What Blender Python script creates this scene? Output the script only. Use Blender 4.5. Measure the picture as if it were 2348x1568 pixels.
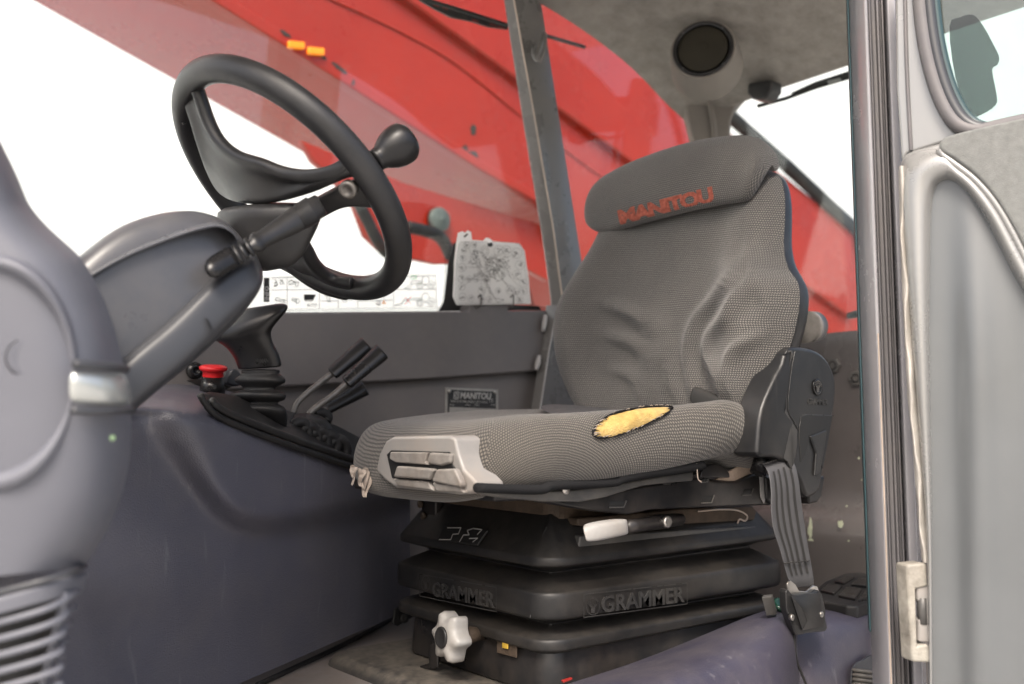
import bpy, bmesh, math, random
from mathutils import Vector, Matrix
random.seed(7)
SC = bpy.context.scene
COL = SC.collection
for o in list(bpy.data.objects): bpy.data.objects.remove(o)

# ------------------------------------------------------------------ camera
W, H, FPX = 2347.0, 1568.0, 2150.0
YAW, PITCH = math.radians(39.0), math.radians(5.5)
CAM = Vector((0, 0, 1.5))
F = Vector((math.sin(YAW)*math.cos(PITCH), math.cos(YAW)*math.cos(PITCH), math.sin(PITCH)))
R = Vector((math.cos(YAW), -math.sin(YAW), 0))
U = R.cross(F)
cam_d = bpy.data.cameras.new('camera'); cam = bpy.data.objects.new('camera', cam_d); COL.objects.link(cam)
cam.matrix_world = Matrix(((R.x, U.x, -F.x, CAM.x), (R.y, U.y, -F.y, CAM.y), (R.z, U.z, -F.z, CAM.z), (0, 0, 0, 1)))
cam_d.sensor_width = 36.0; cam_d.lens = 36.0*FPX/W
cam_d.clip_start = 0.05; cam_d.clip_end = 500
cam_d.dof.use_dof = True; cam_d.dof.focus_distance = 1.27; cam_d.dof.aperture_fstop = 3.5
SC.camera = cam

# ------------------------------------------------------------------ sky, sun, exposure
SUN_EL, SUN_AZ = math.radians(50), math.radians(230)     # compass angle of the sun, from +Y clockwise
wld = bpy.data.worlds.new('World'); SC.world = wld; wld.use_nodes = True
nt = wld.node_tree; nt.nodes.clear()
sky = nt.nodes.new('ShaderNodeTexSky'); sky.sky_type = 'NISHITA'; sky.sun_disc = False
sky.sun_elevation = SUN_EL; sky.sun_rotation = SUN_AZ
sky.air_density = 1.0; sky.dust_density = 6.0; sky.ozone_density = 0.6; sky.altitude = 0
bg = nt.nodes.new('ShaderNodeBackground'); bg.inputs['Strength'].default_value = 0.12
wo = nt.nodes.new('ShaderNodeOutputWorld')
nt.links.new(sky.outputs[0], bg.inputs['Color']); nt.links.new(bg.outputs[0], wo.inputs['Surface'])
sun_d = bpy.data.lights.new('sun', 'SUN'); sun = bpy.data.objects.new('sun', sun_d); COL.objects.link(sun)
sun_d.energy = 1.3; sun_d.angle = math.radians(20); sun_d.color = (1.0, 0.95, 0.88)
sdir = Vector((math.sin(SUN_AZ)*math.cos(SUN_EL), math.cos(SUN_AZ)*math.cos(SUN_EL), math.sin(SUN_EL)))
sun.rotation_euler = sdir.to_track_quat('Z', 'Y').to_euler(); sun.location = sdir*20
vs = SC.view_settings; vs.view_transform = 'Standard'; vs.look = 'None'; vs.gamma = 1.0; vs.exposure = 1.38
SC.cycles.use_denoising = True; SC.cycles.max_bounces = 10; SC.cycles.transparent_max_bounces = 16
SC.cycles.diffuse_bounces = 4; SC.cycles.glossy_bounces = 4; SC.cycles.sample_clamp_indirect = 6.0
SC.cycles.use_adaptive_sampling = False

# ------------------------------------------------------------------ photo pixel (2347 x 1568 frame) -> place
def ray(px, py): return F + R*((px-W/2)/FPX) + U*((H/2-py)/FPX)
def PT(px, py, t): return CAM + ray(px, py)*t
def PY(px, py, y):
    d = ray(px, py); return CAM + d*((y-CAM.y)/d.y)
def PX(px, py, x):
    d = ray(px, py); return CAM + d*((x-CAM.x)/d.x)
def PZ(px, py, z):
    d = ray(px, py); return CAM + d*((z-CAM.z)/d.z)
def PP(px, py, p0, n):
    d = ray(px, py); return CAM + d*((p0-CAM).dot(n)/d.dot(n))
def proj(p):
    v = p-CAM; t = v.dot(F); return (W/2+FPX*v.dot(R)/t, H/2-FPX*v.dot(U)/t)
def interp(c, x):
    if x <= c[0][0]: return c[0][1]
    for a, b in zip(c, c[1:]):
        if x <= b[0]: return a[1]+(b[1]-a[1])*(x-a[0])/(b[0]-a[0])
    return c[-1][1]
def z_at(x, y, curve, z0=1.7):
    z = z0
    for _ in range(6):
        px = proj(Vector((x, y, z)))[0]
        d = PY(px, interp(curve, px), y) if abs(y) > .01 else PX(px, interp(curve, px), x)
        z = d.z
    return z

# ------------------------------------------------------------------ materials
MATS = {}
def nodes(name):
    m = bpy.data.materials.new(name); m.use_nodes = True; m.node_tree.nodes.clear()
    n = m.node_tree.nodes; out = n.new('ShaderNodeOutputMaterial'); MATS[name] = m
    return m, n, m.node_tree.links, out
def mat(name, col, rough=.5, spec=.5, metal=0., grain=0, gstr=.1, var=.15, vscale=6., rvar=.1, dust=0., dustcol=(.30, .26, .21), chips=0., chipscale=55, chipcol=(.55, .55, .42), coat=0., topdust=0., scuff=0., scuffcol=(.30, .29, .30)):
    """painted or moulded surface: base colour with uneven tone, fine grain relief, dust and chips"""
    m, n, L, out = nodes(name)
    b = n.new('ShaderNodeBsdfPrincipled'); L.new(b.outputs[0], out.inputs[0])
    tc = n.new('ShaderNodeTexCoord')
    nz = n.new('ShaderNodeTexNoise'); nz.inputs['Scale'].default_value = vscale; nz.inputs['Detail'].default_value = 6; nz.inputs['Roughness'].default_value = .65
    L.new(tc.outputs['Object'], nz.inputs['Vector'])
    mr = n.new('ShaderNodeMapRange'); mr.inputs[1].default_value = .3; mr.inputs[2].default_value = .7
    mr.inputs[3].default_value = 1-var; mr.inputs[4].default_value = 1+var; L.new(nz.outputs[0], mr.inputs[0])
    vm = n.new('ShaderNodeVectorMath'); vm.operation = 'SCALE'; vm.inputs[0].default_value = col; L.new(mr.outputs[0], vm.inputs['Scale'])
    c = vm.outputs[0]
    def mix(fac, colr, c):
        mx = n.new('ShaderNodeMix'); mx.data_type = 'RGBA'; L.new(fac, mx.inputs[0]); L.new(c, mx.inputs[6]); mx.inputs[7].default_value = (*colr, 1)
        return mx.outputs[2]
    def blot(scale, lo, hi, amount, detail=8):
        t = n.new('ShaderNodeTexNoise'); t.inputs['Scale'].default_value = scale; t.inputs['Detail'].default_value = detail; t.inputs['Roughness'].default_value = .7
        L.new(tc.outputs['Object'], t.inputs['Vector'])
        r = n.new('ShaderNodeMapRange'); r.inputs[1].default_value = lo; r.inputs[2].default_value = hi; r.inputs[4].default_value = amount
        L.new(t.outputs[0], r.inputs[0]); return r.outputs[0]
    if dust: c = mix(blot(11, .42, .72, dust), dustcol, c)
    if topdust:
        ge = n.new('ShaderNodeNewGeometry'); sz = n.new('ShaderNodeSeparateXYZ'); L.new(ge.outputs['Normal'], sz.inputs[0])
        r = n.new('ShaderNodeMapRange'); r.inputs[1].default_value = .35; r.inputs[2].default_value = .95; L.new(sz.outputs[2], r.inputs[0])
        ml = n.new('ShaderNodeMath'); ml.operation = 'MULTIPLY'; L.new(r.outputs[0], ml.inputs[0]); L.new(blot(70, .35, .75, topdust), ml.inputs[1])
        c = mix(ml.outputs[0], dustcol, c)
    if chips: c = mix(blot(chipscale, .80-chips*.16, .82-chips*.16, 1, 3), chipcol, c)
    if scuff:
        mp = n.new('ShaderNodeMapping'); mp.inputs['Scale'].default_value = (26, 26, 2.2); mp.inputs['Rotation'].default_value = (.12, -.1, .3); L.new(tc.outputs['Object'], mp.inputs['Vector'])
        t = n.new('ShaderNodeTexNoise'); t.inputs['Scale'].default_value = 3; t.inputs['Detail'].default_value = 5; L.new(mp.outputs[0], t.inputs['Vector'])
        r = n.new('ShaderNodeMapRange'); r.inputs[1].default_value = .64; r.inputs[2].default_value = .74; r.inputs[4].default_value = scuff; L.new(t.outputs[0], r.inputs[0])
        c = mix(r.outputs[0], scuffcol, c)
    L.new(c, b.inputs['Base Color'])
    rr = n.new('ShaderNodeMapRange'); rr.inputs[1].default_value = .3; rr.inputs[2].default_value = .7
    rr.inputs[3].default_value = max(.02, rough-rvar); rr.inputs[4].default_value = min(1, rough+rvar); L.new(nz.outputs[0], rr.inputs[0])
    L.new(rr.outputs[0], b.inputs['Roughness'])
    b.inputs['Metallic'].default_value = metal; b.inputs['Specular IOR Level'].default_value = spec
    b.inputs['Coat Weight'].default_value = coat; b.inputs['Coat Roughness'].default_value = .12
    if grain:
        g = n.new('ShaderNodeTexNoise'); g.inputs['Scale'].default_value = grain; g.inputs['Detail'].default_value = 2
        L.new(tc.outputs['Object'], g.inputs['Vector'])
        bp = n.new('ShaderNodeBump'); bp.inputs['Strength'].default_value = gstr; bp.inputs['Distance'].default_value = .002
        L.new(g.outputs[0], bp.inputs['Height']); L.new(bp.outputs[0], b.inputs['Normal'])
    return m
def weave(name, dark, light, cell=.0034, stretch=1.0, worn=.0):
    """knitted seat cloth: pale loops in staggered rows on a dark ground"""
    m, n, L, out = nodes(name)
    b = n.new('ShaderNodeBsdfPrincipled'); L.new(b.outputs[0], out.inputs[0]); b.inputs['Roughness'].default_value = .85
    b.inputs['Specular IOR Level'].default_value = .2; b.inputs['Sheen Weight'].default_value = .25
    uv = n.new('ShaderNodeUVMap'); uv.uv_map = 'UVMap'
    sx = n.new('ShaderNodeSeparateXYZ'); L.new(uv.outputs[0], sx.inputs[0])
    def M(op, a, bb=None, cc=None):
        q = n.new('ShaderNodeMath'); q.operation = op
        for i, v in enumerate((a, bb, cc)):
            if v is None: continue
            if isinstance(v, (int, float)): q.inputs[i].default_value = v
            else: L.new(v, q.inputs[i])
        return q.outputs[0]
    k = 2*math.pi/cell
    wob = n.new('ShaderNodeTexNoise'); wob.inputs['Scale'].default_value = 55; wob.inputs['Detail'].default_value = 3; L.new(uv.outputs[0], wob.inputs['Vector'])
    wb = M('MULTIPLY', M('SUBTRACT', wob.outputs[0], .5), .0030)
    vv = M('ADD', sx.outputs[1], wb); row = M('FLOOR', M('DIVIDE', vv, cell))
    u = M('MULTIPLY', M('ADD', M('ADD', sx.outputs[0], wb), M('MULTIPLY', row, cell*.37)), k*stretch)
    ridge = M('ABSOLUTE', M('SINE', M('MULTIPLY', vv, k*.5)))
    dot = M('MULTIPLY_ADD', M('SINE', u), .42, .58)
    hh = M('MULTIPLY', M('POWER', ridge, 1.2), dot)
    tc = n.new('ShaderNodeTexCoord')
    nz = n.new('ShaderNodeTexNoise'); nz.inputs['Scale'].default_value = 9; nz.inputs['Detail'].default_value = 6; L.new(tc.outputs['Object'], nz.inputs['Vector'])
    f = M('MULTIPLY', hh, M('ADD', M('MULTIPLY', nz.outputs[0], .9), .6))
    fc = n.new('ShaderNodeClamp'); L.new(f, fc.inputs[0])
    mx = n.new('ShaderNodeMix'); mx.data_type = 'RGBA'; L.new(fc.outputs[0], mx.inputs[0]); mx.inputs[6].default_value = (*dark, 1); mx.inputs[7].default_value = (*light, 1)
    L.new(mx.outputs[2], b.inputs['Base Color'])
    bp = n.new('ShaderNodeBump'); bp.inputs['Strength'].default_value = .55; bp.inputs['Distance'].default_value = .0012
    L.new(hh, bp.inputs['Height']); L.new(bp.outputs[0], b.inputs['Normal'])
    return m
def glass(name, tint=(.93, .96, .95), gain=1.0):
    m, n, L, out = nodes(name)
    tr = n.new('ShaderNodeBsdfTransparent'); tr.inputs[0].default_value = (*tint, 1)
    gl = n.new('ShaderNodeBsdfGlossy'); gl.inputs['Roughness'].default_value = .0; gl.inputs['Color'].default_value = (1, 1, 1, 1)
    lw = n.new('ShaderNodeLayerWeight'); lw.inputs['Blend'].default_value = .5
    pw = n.new('ShaderNodeMath'); pw.operation = 'POWER'; pw.inputs[1].default_value = 5.0; L.new(lw.outputs['Facing'], pw.inputs[0])
    mu = n.new('ShaderNodeMath'); mu.operation = 'MULTIPLY_ADD'; mu.inputs[1].default_value = .955*gain; mu.inputs[2].default_value = .045*gain; L.new(pw.outputs[0], mu.inputs[0])
    mx = n.new('ShaderNodeMixShader'); L.new(mu.outputs[0], mx.inputs[0]); L.new(tr.outputs[0], mx.inputs[1]); L.new(gl.outputs[0], mx.inputs[2])
    tc = n.new('ShaderNodeTexCoord'); nz = n.new('ShaderNodeTexNoise'); nz.inputs['Scale'].default_value = 34; nz.inputs['Detail'].default_value = 9; nz.inputs['Roughness'].default_value = .75
    L.new(tc.outputs['Object'], nz.inputs['Vector'])
    r = n.new('ShaderNodeMapRange'); r.inputs[1].default_value = .56; r.inputs[2].default_value = .80; r.inputs[4].default_value = .06; L.new(nz.outputs[0], r.inputs[0])
    df = n.new('ShaderNodeBsdfTranslucent'); df.inputs[0].default_value = (.7, .68, .64, 1)
    m3 = n.new('ShaderNodeMixShader'); L.new(r.outputs[0], m3.inputs[0]); L.new(mx.outputs[0], m3.inputs[1]); L.new(df.outputs[0], m3.inputs[2])
    L.new(m3.outputs[0], out.inputs[0]); return m
def frit(name, scale=1.0):
    """ceramic dots printed on glass, density falls to clear"""
    m, n, L, out = nodes(name)
    d = n.new('ShaderNodeBsdfPrincipled'); d.inputs['Base Color'].default_value = (.012, .013, .014, 1); d.inputs['Roughness'].default_value = .35
    tr = n.new('ShaderNodeBsdfTransparent')
    uv = n.new('ShaderNodeUVMap'); uv.uv_map = 'UVMap'
    vo = n.new('ShaderNodeTexVoronoi'); vo.inputs['Scale'].default_value = 300*scale; vo.inputs['Randomness'].default_value = 0.0; L.new(uv.outputs[0], vo.inputs['Vector'])
    lt = n.new('ShaderNodeMath'); lt.operation = 'LESS_THAN'; lt.inputs[1].default_value = .36; L.new(vo.outputs['Distance'], lt.inputs[0])
    mx = n.new('ShaderNodeMixShader'); L.new(lt.outputs[0], mx.inputs[0]); L.new(tr.outputs[0], mx.inputs[1]); L.new(d.outputs[0], mx.inputs[2])
    L.new(mx.outputs[0], out.inputs[0]); return m

mat('wall_paint', (.125, .117, .117), .55, .4, grain=900, gstr=.08, var=.10, vscale=5, dust=.10)
mat('rear_paint', (.085, .076, .074), .30, .5, grain=400, gstr=.06, var=.12, vscale=8, chips=.0)
mat('post_paint', (.165, .16, .155), .30, .5, grain=500, gstr=.05, var=.10, vscale=9, dust=.04, coat=.15)
mat('weld', (.40, .39, .38), .45, .5, grain=700, gstr=.4)
mat('pillar_paint', (.30, .292, .305), .22, .5, grain=600, gstr=.04, var=.08, coat=.4, chips=.42, chipscale=190, chipcol=(.7, .68, .62))
mat('pillar_dark', (.135, .13, .137), .55, .35, grain=500, gstr=.05, var=.10, dust=.15)
mat('edge_bare', (.52, .43, .36), .35, .5, metal=.4, var=.2)
mat('seal_green', (.03, .06, .068), .45, .4)
mat('rubber', (.012, .012, .013), .52, .35, grain=500, gstr=.10, var=.3, dust=.25, dustcol=(.085, .077, .068))
mat('black_plastic', (.015, .0155, .017), .38, .45, grain=1400, gstr=.10, var=.25, dust=.25, scuff=.25, scuffcol=(.08, .078, .075), dustcol=(.085, .077, .068))
mat('black_gloss', (.009, .009, .010), .28, .4, var=.2, dust=.12, dustcol=(.085, .077, .068))
mat('wheel_skin', (.018, .0185, .020), .38, .45, grain=1300, gstr=.18, var=.3, vscale=12, dust=.25, dustcol=(.085, .077, .068))
mat('bellows_rubber', (.013, .013, .0135), .42, .42, grain=900, gstr=.10, var=.3, vscale=9, dust=.40, topdust=.5, dustcol=(.075, .065, .055))
mat('console_plastic', (.080, .081, .104), .38, .6, grain=520, gstr=.45, var=.08, vscale=3, dust=.08, scuff=.22)
mat('trim_plastic', (.050, .047, .070), .40, .5, grain=520, gstr=.30, var=.10, vscale=4, dust=.14, scuff=.25)
mat('pod_plastic', (.118, .122, .143), .50, .5, grain=500, gstr=.08, var=.05)
mat('column_plastic', (.072, .074, .083), .33, .5, grain=700, gstr=.06, var=.10, vscale=7, dust=.12)
mat('column_top_lit', (.11, .113, .124), .26, .5, grain=700, gstr=.05, var=.08)  # cowl plastic made paler: light on the top facet put into the colour
mat('column_dark', (.042, .044, .050), .42, .5, grain=700, gstr=.06, var=.08)
mat('silver_trim', (.52, .54, .52), .30, .5, metal=.55, var=.05)
mat('grey_dirty', (.22, .207, .193), .5, .4, grain=700, gstr=.1, var=.3, vscale=45, dust=.6, dustcol=(.16, .125, .10))
mat('grey_plastic', (.27, .26, .25), .42, .5, grain=900, gstr=.06, var=.14, vscale=22, dust=.55, dustcol=(.24, .19, .15))
mat('white_plastic', (.35, .345, .335), .42, .5, var=.12, vscale=30, dust=.5, dustcol=(.30, .25, .20))
mat('metal_bare', (.48, .46, .43), .34, .5, metal=.9, var=.15, vscale=30)
mat('rod_worn', (.15, .14, .13), .38, .5, metal=.4, var=.35, vscale=45, dust=.2)
mat('pan_black', (.011, .011, .012), .34, .45, var=.3, vscale=14, dust=.35, dustcol=(.10, .08, .065))
mat('pan_grey', (.060, .059, .058), .42, .5, var=.15, vscale=14, dust=.25)
mat('rail_rust', (.075, .055, .040), .7, .3, grain=300, gstr=.3, var=.4, vscale=35)
mat('floor_paint', (.20, .185, .18), .45, .5, grain=500, gstr=.06, var=.2, vscale=8, dust=.45, topdust=.5, dustcol=(.16, .12, .09))
mat('plinth_paint', (.040, .039, .039), .42, .5, grain=500, gstr=.08, var=.2, vscale=10, dust=.25, topdust=.55, chips=.2, chipscale=120)
mat('red_paint', (.33, .018, .005), .30, .45, var=.10, vscale=2.5, coat=.12)
mat('red_dark', (.26, .016, .012), .45, .5, var=.15, vscale=6)
mat('red_button', (.62, .012, .016), .38, .5, var=.06)
mat('amber', (.95, .33, .02), .25, .5)
al = mat('amber_glow', (.85, .24, .01), .25, .5).node_tree.nodes['Principled BSDF']; al.inputs['Emission Color'].default_value = (1, .30, .015, 1); al.inputs['Emission Strength'].default_value = .22  # emission stands for a reflected amber glow, no real lamp
mat('green_glass', (.02, .07, .045), .15, .5)
mat('yellow_dull', (.55, .36, .05), .5, .4, var=.2, vscale=60)
mat('chip_dark', (.030, .030, .026), .6, .4, var=.4, vscale=60)
mat('grey_green', (.10, .12, .115), .5, .4, var=.3, vscale=25)  # tone of the dark oval reflection in the side glass
mat('strip_beige', (.40, .38, .35), .5, .4, var=.2, vscale=25, dust=.4)
mat('hinge_grimy', (.30, .285, .25), .5, .4, grain=300, gstr=.3, var=.35, vscale=40, dust=.6, dustcol=(.10, .08, .06))
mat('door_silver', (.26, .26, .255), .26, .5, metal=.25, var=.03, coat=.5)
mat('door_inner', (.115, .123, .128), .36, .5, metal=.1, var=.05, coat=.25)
mat('felt', (.19, .195, .19), .9, .1, grain=1200, gstr=.5, var=.14, vscale=120)
mat('liner', (.29, .27, .245), .92, .1, grain=900, gstr=.45, var=.22, vscale=26)
mat('liner_edge', (.23, .21, .188), .8, .2, grain=700, gstr=.2, var=.12)
mat('speaker_cloth', (.038, .034, .025), .75, .2, grain=2500, gstr=.4, var=.15)
mat('foam', (.44, .30, .105), .9, .1, grain=420, gstr=1.0, var=.35, vscale=42, dust=.6, dustcol=(.48, .38, .20))
mat('foam_pale', (.78, .62, .30), .9, .1, grain=900, gstr=.7, var=.2, vscale=80)
mat('cloth_dark', (.016, .016, .017), .9, .1, grain=1400, gstr=.5)
mat('thread', (.34, .29, .25), .9, .1, var=.3, vscale=80)
mat('red_thread', (.36, .105, .075), .9, .1, grain=1600, gstr=.8, var=.5, vscale=160)
mat('backing', (.46, .36, .29), .85, .1, var=.2, vscale=40)
def paper(name, col, trans, clear):
    m, n, L, out = nodes(name)
    d = n.new('ShaderNodeBsdfDiffuse'); d.inputs[0].default_value = (*col, 1); t = n.new('ShaderNodeBsdfTranslucent'); t.inputs[0].default_value = (*col, 1)
    tc = n.new('ShaderNodeTexCoord'); nz = n.new('ShaderNodeTexNoise'); nz.inputs['Scale'].default_value = 30; nz.inputs['Detail'].default_value = 6; L.new(tc.outputs['Object'], nz.inputs['Vector'])
    rp_ = n.new('ShaderNodeMix'); rp_.data_type = 'RGBA'; L.new(nz.outputs[0], rp_.inputs[0]); rp_.inputs[6].default_value = (*[c*.88 for c in col], 1); rp_.inputs[7].default_value = (*col, 1)
    L.new(rp_.outputs[2], d.inputs[0])
    mx = n.new('ShaderNodeMixShader'); mx.inputs[0].default_value = trans; L.new(d.outputs[0], mx.inputs[1]); L.new(t.outputs[0], mx.inputs[2])
    tr = n.new('ShaderNodeBsdfTransparent'); m2 = n.new('ShaderNodeMixShader'); m2.inputs[0].default_value = clear; L.new(mx.outputs[0], m2.inputs[1]); L.new(tr.outputs[0], m2.inputs[2])
    L.new(m2.outputs[0], out.inputs[0]); return m
paper('paper', (.92, .92, .91), .60, 0.)
paper('clear_film', (.85, .86, .86), .5, .72)
mat('ink', (.03, .03, .03), .6, .3)
mat('ink_grey', (.22, .22, .22), .6, .3)
mat('ink_green', (.08, .42, .16), .6, .3)
mat('faded_green', (.20, .30, .17), .6, .3)
mat('ink_red', (.60, .04, .03), .6, .3)
mat('plate_black', (.014, .014, .015), .35, .5)
mat('plate_metal', (.34, .325, .30), .40, .5, metal=.7, var=.12, vscale=40)
mat('plate_letter', (.40, .39, .37), .45, .5, metal=.3)
mat('concrete', (.42, .41, .39), .85, .2, grain=60, gstr=.3, var=.15, vscale=1.2)
mat('white_sheet', (.82, .83, .83), .45, .4, var=.03, vscale=1.0)
mat('chip_pale', (.52, .55, .40), .6, .3, var=.15, vscale=60)
weave('seat_cloth', (.026, .026, .028), (.205, .193, .178), .0038)
weave('seat_cloth_fine', (.026, .025, .025), (.175, .158, .135), .0040)
mat('webbing', (.075, .075, .080), .55, .4, var=.1, vscale=60)
mat('webbing_dark', (.030, .029, .028), .6, .4)
glass('clear_glass', gain=1.0)
glass('door_glass', (.80, .88, .86), 1.0)
glass('tinted_print', (.30, .36, .34), 1.0)
frit('frit_dots')
mat('frit_black', (.012, .013, .014), .35, .5)

# ------------------------------------------------------------------ building helpers
def tag(o, label=None, cat=None, group=None, kind=None):
    for k, v in (('label', label), ('category', cat), ('group', group), ('kind', kind)):
        if v: o[k] = v
    return o
def thing(name, loc, label, cat, group=None):
    e = bpy.data.objects.new(name, None); COL.objects.link(e); e.location = loc; e.empty_display_size = .02
    return tag(e, label, cat, group)
def root_loc(p):
    return p.location.copy() if p.type == 'EMPTY' else Vector((0, 0, 0))   # meshes are built in place
def mesh(name, verts, faces, m, parent=None, smooth=True, bevel=0, bseg=2, sub=0, thick=0, toff=-1., uvs=None, fix=True):
    me = bpy.data.meshes.new(name); me.from_pydata([tuple(v) for v in verts], [], faces)
    if uvs:
        ul = me.uv_layers.new(name='UVMap')
        for poly in me.polygons:
            for li, vi in zip(poly.loop_indices, poly.vertices): ul.data[li].uv = uvs[vi]
    if fix:
        bm = bmesh.new(); bm.from_mesh(me); bmesh.ops.recalc_face_normals(bm, faces=bm.faces); bm.to_mesh(me); bm.free()
    if smooth:
        for p in me.polygons: p.use_smooth = True
    me.materials.append(MATS[m])
    o = bpy.data.objects.new(name, me); COL.objects.link(o)
    if parent is not None:
        o.parent = parent; o.matrix_parent_inverse = Matrix.Translation(-root_loc(parent))
    if thick:
        s = o.modifiers.new('thick', 'SOLIDIFY'); s.thickness = thick; s.offset = toff
    if bevel:
        b = o.modifiers.new('bevel', 'BEVEL'); b.width = bevel; b.segments = bseg; b.limit_method = 'ANGLE'; b.angle_limit = math.radians(38); b.harden_normals = False
    if sub:
        s = o.modifiers.new('sub', 'SUBSURF'); s.levels = sub; s.render_levels = sub
    if smooth and not sub:
        wn = o.modifiers.new('wn', 'WEIGHTED_NORMAL'); wn.keep_sharp = False
    return o
def cr(pts, n=6, closed=False):
    """smooth curve through points"""
    P = [Vector(p) for p in pts]; N = len(P); out = []
    rng = range(N if closed else N-1)
    for i in rng:
        p1, p2 = P[i], P[(i+1) % N]
        p0 = P[i-1] if (i > 0 or closed) else p1*2-p2
        p3 = P[(i+2) % N] if (i+2 < N or closed) else p2*2-p1
        for k in range(n):
            t = k/n
            out.append(.5*((2*p1)+(p2-p0)*t+(2*p0-5*p1+4*p2-p3)*t*t+(3*p1-p0-3*p2+p3)*t**3))
    if not closed: out.append(P[-1])
    return out
def resample(pts, n):
    P = [Vector(p) for p in pts]; d = [0]
    for a, b in zip(P, P[1:]): d.append(d[-1]+(b-a).length)
    out = []
    for i in range(n):
        s = d[-1]*i/(n-1); k = 0
        while k < len(d)-2 and d[k+1] < s: k += 1
        t = (s-d[k])/max(1e-9, d[k+1]-d[k]); out.append(P[k].lerp(P[k+1], min(1, t)))
    return out
def grid(name, P, m, parent=None, cu=False, cap=False, sub=0, thick=0, toff=-1., uvscale=1., smooth=True, bevel=0):
    """P[i][j]: rows of points; cu closes each row on itself; cap fills first and last row"""
    nr, nc = len(P), len(P[0]); verts = [p for r in P for p in r]; faces = []
    for i in range(nr-1):
        for j in range(nc if cu else nc-1):
            k = (j+1) % nc
            faces.append((i*nc+j, i*nc+k, (i+1)*nc+k, (i+1)*nc+j))
    if cap: faces += [tuple(range(nc)), tuple(range((nr-1)*nc, nr*nc))]
    uvs = None
    if not cu:
        uvs = []; mid = nc//2; v = 0
        for i in range(nr):
            if i: v += sum((P[i][j]-P[i-1][j]).length for j in range(0, nc, max(1, nc//8)))/len(range(0, nc, max(1, nc//8)))
            u = 0
            for j in range(nc):
                if j: u += (P[i][j]-P[i][j-1]).length
                uvs.append((u*uvscale, v*uvscale))
            um = uvs[i*nc+mid][0]
            for j in range(nc): uvs[i*nc+j] = (uvs[i*nc+j][0]-um, v*uvscale)
    return mesh(name, verts, faces, m, parent, smooth, bevel, 2, sub, thick, toff, uvs)
def prism(name, pts, vec, m, parent=None, bevel=.004, bseg=3, smooth=True, sub=0):
    """flat outline (3D points) pushed along vec"""
    n = len(pts); vec = Vector(vec)
    V = [Vector(p) for p in pts]+[Vector(p)+vec for p in pts]
    Fc = [tuple(range(n)), tuple(range(2*n-1, n-1, -1))]+[(i, (i+1) % n, n+(i+1) % n, n+i) for i in range(n)]
    return mesh(name, V, Fc, m, parent, smooth, bevel, bseg, sub)
def box(name, c, s, m, parent=None, bevel=.003, rot=None):
    c = Vector(c); V = []
    for dz in (-.5, .5):
        for dx, dy in ((-.5, -.5), (.5, -.5), (.5, .5), (-.5, .5)):
            v = Vector((dx*s[0], dy*s[1], dz*s[2]))
            V.append(c+(rot @ v if rot else v))
    return mesh(name, V, [(0, 1, 2, 3), (7, 6, 5, 4), (0, 4, 5, 1), (1, 5, 6, 2), (2, 6, 7, 3), (3, 7, 4, 0)], m, parent, True, bevel, 2)
def frame_of(d):
    d = d.normalized(); a = Vector((0, 0, 1)) if abs(d.z) < .9 else Vector((1, 0, 0))
    x = a.cross(d).normalized(); return x, d.cross(x)
def tube(name, pts, rad, m, parent=None, seg=14, smooth_n=0, cap=True, sub=0, flat=1.0):
    P = cr(pts, smooth_n) if smooth_n else [Vector(p) for p in pts]
    n = len(P); rr = rad if isinstance(rad, (list, tuple)) else [rad]*len(pts)
    rs = [rr[min(len(rr)-1, int(i/(n-1)*(len(rr)-1)))]*(1-((i/(n-1)*(len(rr)-1)) % 1))+rr[min(len(rr)-1, int(i/(n-1)*(len(rr)-1))+1)]*((i/(n-1)*(len(rr)-1)) % 1) for i in range(n)]
    rings = []; x = None
    for i in range(n):
        d = (P[min(n-1, i+1)]-P[max(0, i-1)]).normalized()
        if x is None: x, y = frame_of(d)
        else:
            x = (x-d*x.dot(d)).normalized(); y = d.cross(x)
        rings.append([P[i]+(x*math.cos(a)+y*math.sin(a)*flat)*rs[i] for a in [2*math.pi*k/seg for k in range(seg)]])
    return grid(name, rings, m, parent, cu=True, cap=cap, sub=sub)
def lathe(name, p0, axis, prof, m, parent=None, seg=32, sub=0, cap=True):
    """prof: (radius, height) along axis from p0"""
    axis = Vector(axis).normalized(); x, y = frame_of(axis); p0 = Vector(p0)
    rings = [[p0+axis*h+(x*math.cos(a)+y*math.sin(a))*max(r, 1e-5) for a in [2*math.pi*k/seg for k in range(seg)]] for r, h in prof]
    return grid(name, rings, m, parent, cu=True, cap=cap, sub=sub)
def ring_pts(c, a, b, n=28, p=2.0):
    out = []
    for k in range(n):
        t = 2*math.pi*k/n; ct, st = math.cos(t), math.sin(t)
        out.append(c+a*(math.copysign(abs(ct)**(2/p), ct))+b*(math.copysign(abs(st)**(2/p), st)))
    return out
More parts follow.
